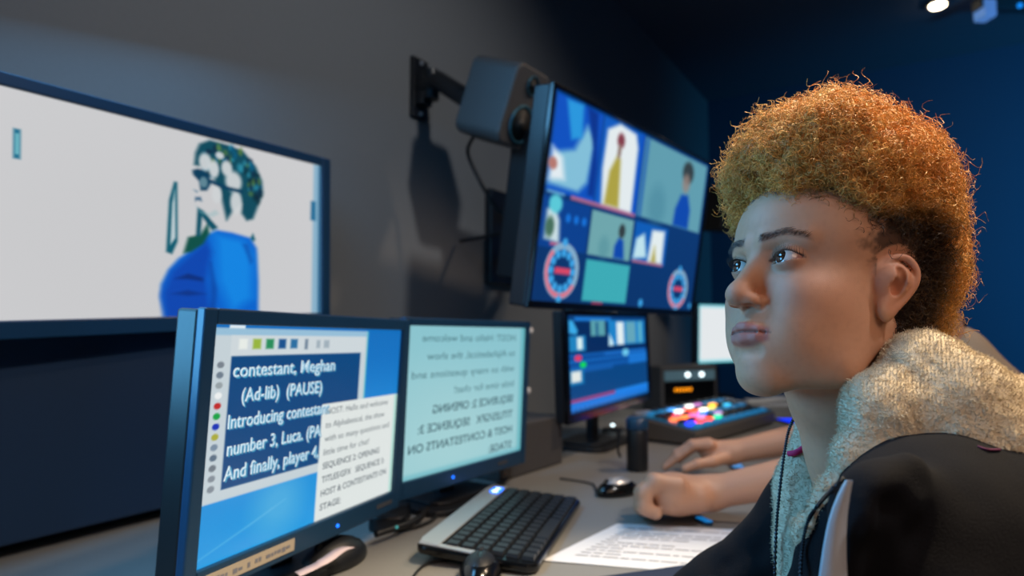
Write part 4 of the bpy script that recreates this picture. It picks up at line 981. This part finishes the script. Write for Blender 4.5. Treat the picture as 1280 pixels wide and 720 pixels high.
P = onsurf(VA, [(986, 567), (994, 566), (1003, 561), (1012, 552), (1020, 542), (1026, 534)], .002); MB().tube(spline(P, 20), .0032, 6).build('stitching', M['pink'], person, smooth=True)
P = onsurf(VA, [(1222, 558), (1235, 562), (1250, 562)], -.0004); MB().tube(spline(P, 10), .0010, 6).build('stitching', M['plum'], person, smooth=True)
a0, a1 = onsurf(VA, [(1066, 603), (1060, 625), (1056, 650), (1054, 690), (1054, 735)], .009), onsurf(VA, [(1060, 600), (1048, 622), (1038, 650), (1030, 690), (1024, 735)], .009)
dm = min(projuv(a0)[2].min(), projuv(a1)[2].min())
a0, a1 = np.array([U(u, v, dm-.006+.004*k) for k, (u, v) in enumerate([(1066, 601), (1062, 625), (1059, 650), (1058, 690), (1060, 735)])]), np.array([U(u, v, dm-.006+.004*k) for k, (u, v) in enumerate([(1059, 601), (1048, 622), (1038, 650), (1030, 690), (1024, 735)])])
a0, a1 = spline(a0, 14), spline(a1, 14); n_ = 14; V = np.concatenate([a0, a1, a0+FW*.002, a1+FW*.002]); Fq = []
for i in range(n_-1): Fq += [[i, i+1, n_+i+1, n_+i], [2*n_+i, 3*n_+i, 3*n_+i+1, 2*n_+i+1], [i, 2*n_+i, 2*n_+i+1, i+1], [n_+i, n_+i+1, 3*n_+i+1, 3*n_+i]]
mk('cotton_strap', V, Fq, M['whitetape'], person, smooth=True)

def legs(root, hips, ax, m_, name='trousers'):
    v = Vol(hips+[-.28, -.2, -.62], hips+[.28, .75, .20], .008); v.ell(hips, (.17, .14, .13), 0)
    for s in (-1, 1):
        kn = hips+[s*.13, .44, .0]; v.chain([hips+[s*.09, .04, -.01], kn, kn+[s*.0, .02, -.40]], [.088, .062, .045], .03)
    V, F = v.mesh(); mk(name, V, F, m_, root, smooth=True)
    for s in (-1, 1):
        a = np.array([hips[0]+s*.13, hips[1]+.50, .045]); w_ = Vol(a-[.07, .14, .045], a+[.07, .2, .08], .005)
        w_.cap(a+[0, -.05, 0], a+[0, .11, -.008], .043, .034, 0); w_.fn(lambda X, Y, Z: Z-.004+0*X+0*Y, (-9, -9, -9), (9, 9, .01), .004, 's')
        V, F = w_.mesh(); mk('shoe', V, F, M['black'], root, smooth=True)
legs(person, hips, 0, mat('trouser_cotton', (34, 36, 44), .9, bump=.2))
def chair(c, lab):
    t = empty('office_chair', (c[0], c[1], 0), lab, 'chair'); c = np.array([c[0], c[1], 0.])
    MB().prism(rrect(.48, .46, .1), c+[0, 0, .345], np.eye(3), .055).build('seat', M['chair'], t, bevel=.015)
    MB().prism(rrect(.40, .34, .08), c+[0, -.335, .62], np.stack([[1, 0, 0], [0, 0, 1], [0, -1, 0]], 1), .05).build('backrest', M['chair'], t, bevel=.015)
    MB().tube([c+[0, -.1, .35], c+[0, -.36, .37], c+[0, -.40, .60]], .018, 8).build('back_arm', M['black'], t)
    MB().cyl(c+[0, 0, .10], c+[0, 0, .36], .028).build('column', M['black'], t)
    for k in range(5):
        a = 2*math.pi*k/5+.3; e = c+[.29*math.cos(a), .29*math.sin(a), .075]; MB().tube([c+[0, 0, .11], e], [.03, .018], 8).build('leg', M['black'], t)
        MB().cyl(e+[-.02*math.sin(a), .02*math.cos(a), -.045], e+[.02*math.sin(a), -.02*math.cos(a), -.045], .028, n=16).build('castor', M['cable'], t)
chair((.80, -.16), 'black office chair under the person with curly golden hair')

# ================================================================== SECOND PERSON (behind, arms on the desk)
p2 = empty('person', (1.62, -.10, .44), 'person behind the curly-haired one, bare forearms reaching over the desk', 'person')
sh_l, sh_r = np.array([1.45, -.06, 1.0]), np.array([1.79, -.05, 1.0])
v = Vol((1.10, -.25, .70), (2.0, .75, 1.46), .0045)
v.ell((1.60, .00, 1.295), (.073, .092, .11), 0).ell((1.60, .05, 1.25), (.055, .055, .075), .03).ell((1.60, .105, 1.27), (.012, .016, .018), .012)
v.cap((1.61, -.02, 1.22), (1.62, -.06, 1.03), .05, .058, .03)
w2 = U(884, 617, 1.27); e2 = np.array([1.40, .10, .885]); v.chain([sh_l, e2], [.05, .043], .02); v.chain([e2, w2], [.043, .030], .02)
w1 = U(912, 566, 1.62); e1 = np.array([1.80, .13, .90]); v.chain([sh_r, e1], [.05, .044], .02); v.chain([e1, w1], [.044, .027], .02)
def fing(P, k=.006): v.chain([U(*q[:3]) for q in P], [q[3] for q in P], k)
# far hand (right), pointing with the index finger
v.chain([U(912, 566, 1.62), U(886, 562, 1.63)], [.026, .027], .02); v.chain([U(905, 565, 1.66), U(878, 558, 1.67)], [.022, .021], .02)
fing([(888, 556, 1.61, .014), (868, 557, 1.62, .0125), (848, 571, 1.63, .0105), (831, 584, 1.64, .0085)])
fing([(886, 553, 1.65, .013), (865, 555, 1.66, .0115), (846, 567, 1.67, .0100), (834, 579, 1.68, .0080)])
fing([(886, 553, 1.69, .012), (867, 555, 1.70, .0110), (850, 567, 1.71, .0095), (840, 578, 1.72, .0075)])
fing([(888, 556, 1.72, .011), (872, 558, 1.73, .0100), (857, 568, 1.74, .0085), (849, 577, 1.75, .0070)])
fing([(906, 572, 1.60, .017), (890, 577, 1.58, .014), (872, 580, 1.57, .0115), (856, 586, 1.57, .0095)])
# near hand (left), closed
v.chain([w2, U(852, 618, 1.27)], [.033, .040], .02); v.chain([U(838, 618, 1.235), U(836, 618, 1.31)], [.037, .037], .02); v.chain([U(870, 622, 1.31), U(840, 610, 1.32)], [.030, .030], .02); v.chain([U(870, 622, 1.24), U(842, 618, 1.24)], [.028, .030], .02)
for q, (dd, r) in enumerate(((1.215, .0135), (1.245, .0145), (1.28, .0150), (1.315, .0140))):
    o_ = q*1.5
    fing([(848-o_, 606, dd, r*1.15), (820-o_, 602, dd, r*1.05), (806-o_, 616, dd, r), (806-o_, 634, dd-.005, r*.95), (820-o_, 642, dd-.01, r*.85)], .010)
fing([(868, 634, 1.34, .016), (842, 640, 1.36, .014), (820, 640, 1.36, .011)])
V, F = v.mesh(); mk('body', V, F, M['skin2'], p2, smooth=True)
g = Vol((1.36, -.28, .55), (1.90, .14, 1.22), .006)
g.chain([(1.62, -.10, .60), (1.62, -.09, .85), (1.62, -.08, .98)], [.15, .13, .125], .05); g.cap(sh_l, sh_r, .062, .062, .05)
g.cap(sh_l, sh_l+(e2-sh_l)*.55, .062, .060, .02).cap(sh_r, sh_r+(e1-sh_r)*.5, .062, .060, .02)
g.ell(U(1203, 452, 1.33), (.062, .058, .070), .04); g.noise(.006, 14, 3); V, F = g.mesh(); mk('knit_top', V, F, M['beige'], p2, smooth=True)
g = Vol((1.47, -.20, 1.08), (1.75, .12, 1.45), .0045); g.ell((1.605, -.015, 1.315), (.085, .095, .105), 0).ell((1.60, .115, 1.26), (.07, .06, .075), .01, 's')
g.chain([(1.61, -.07, 1.27), U(1172, 385, 1.37), U(1196, 408, 1.33)], [.040, .030, .014], .02); g.noise(.004, 60, 3); V, F = g.mesh(); mk('hair', V, F, M['hair2'], p2, smooth=True)
h2 = np.array([1.62, -.10, .56]); legs(p2, h2, 0, mat('jeans_cotton', (38, 48, 70), .9, bump=.2))
chair((1.62, -.10), 'black office chair under the second person with bare forearms')
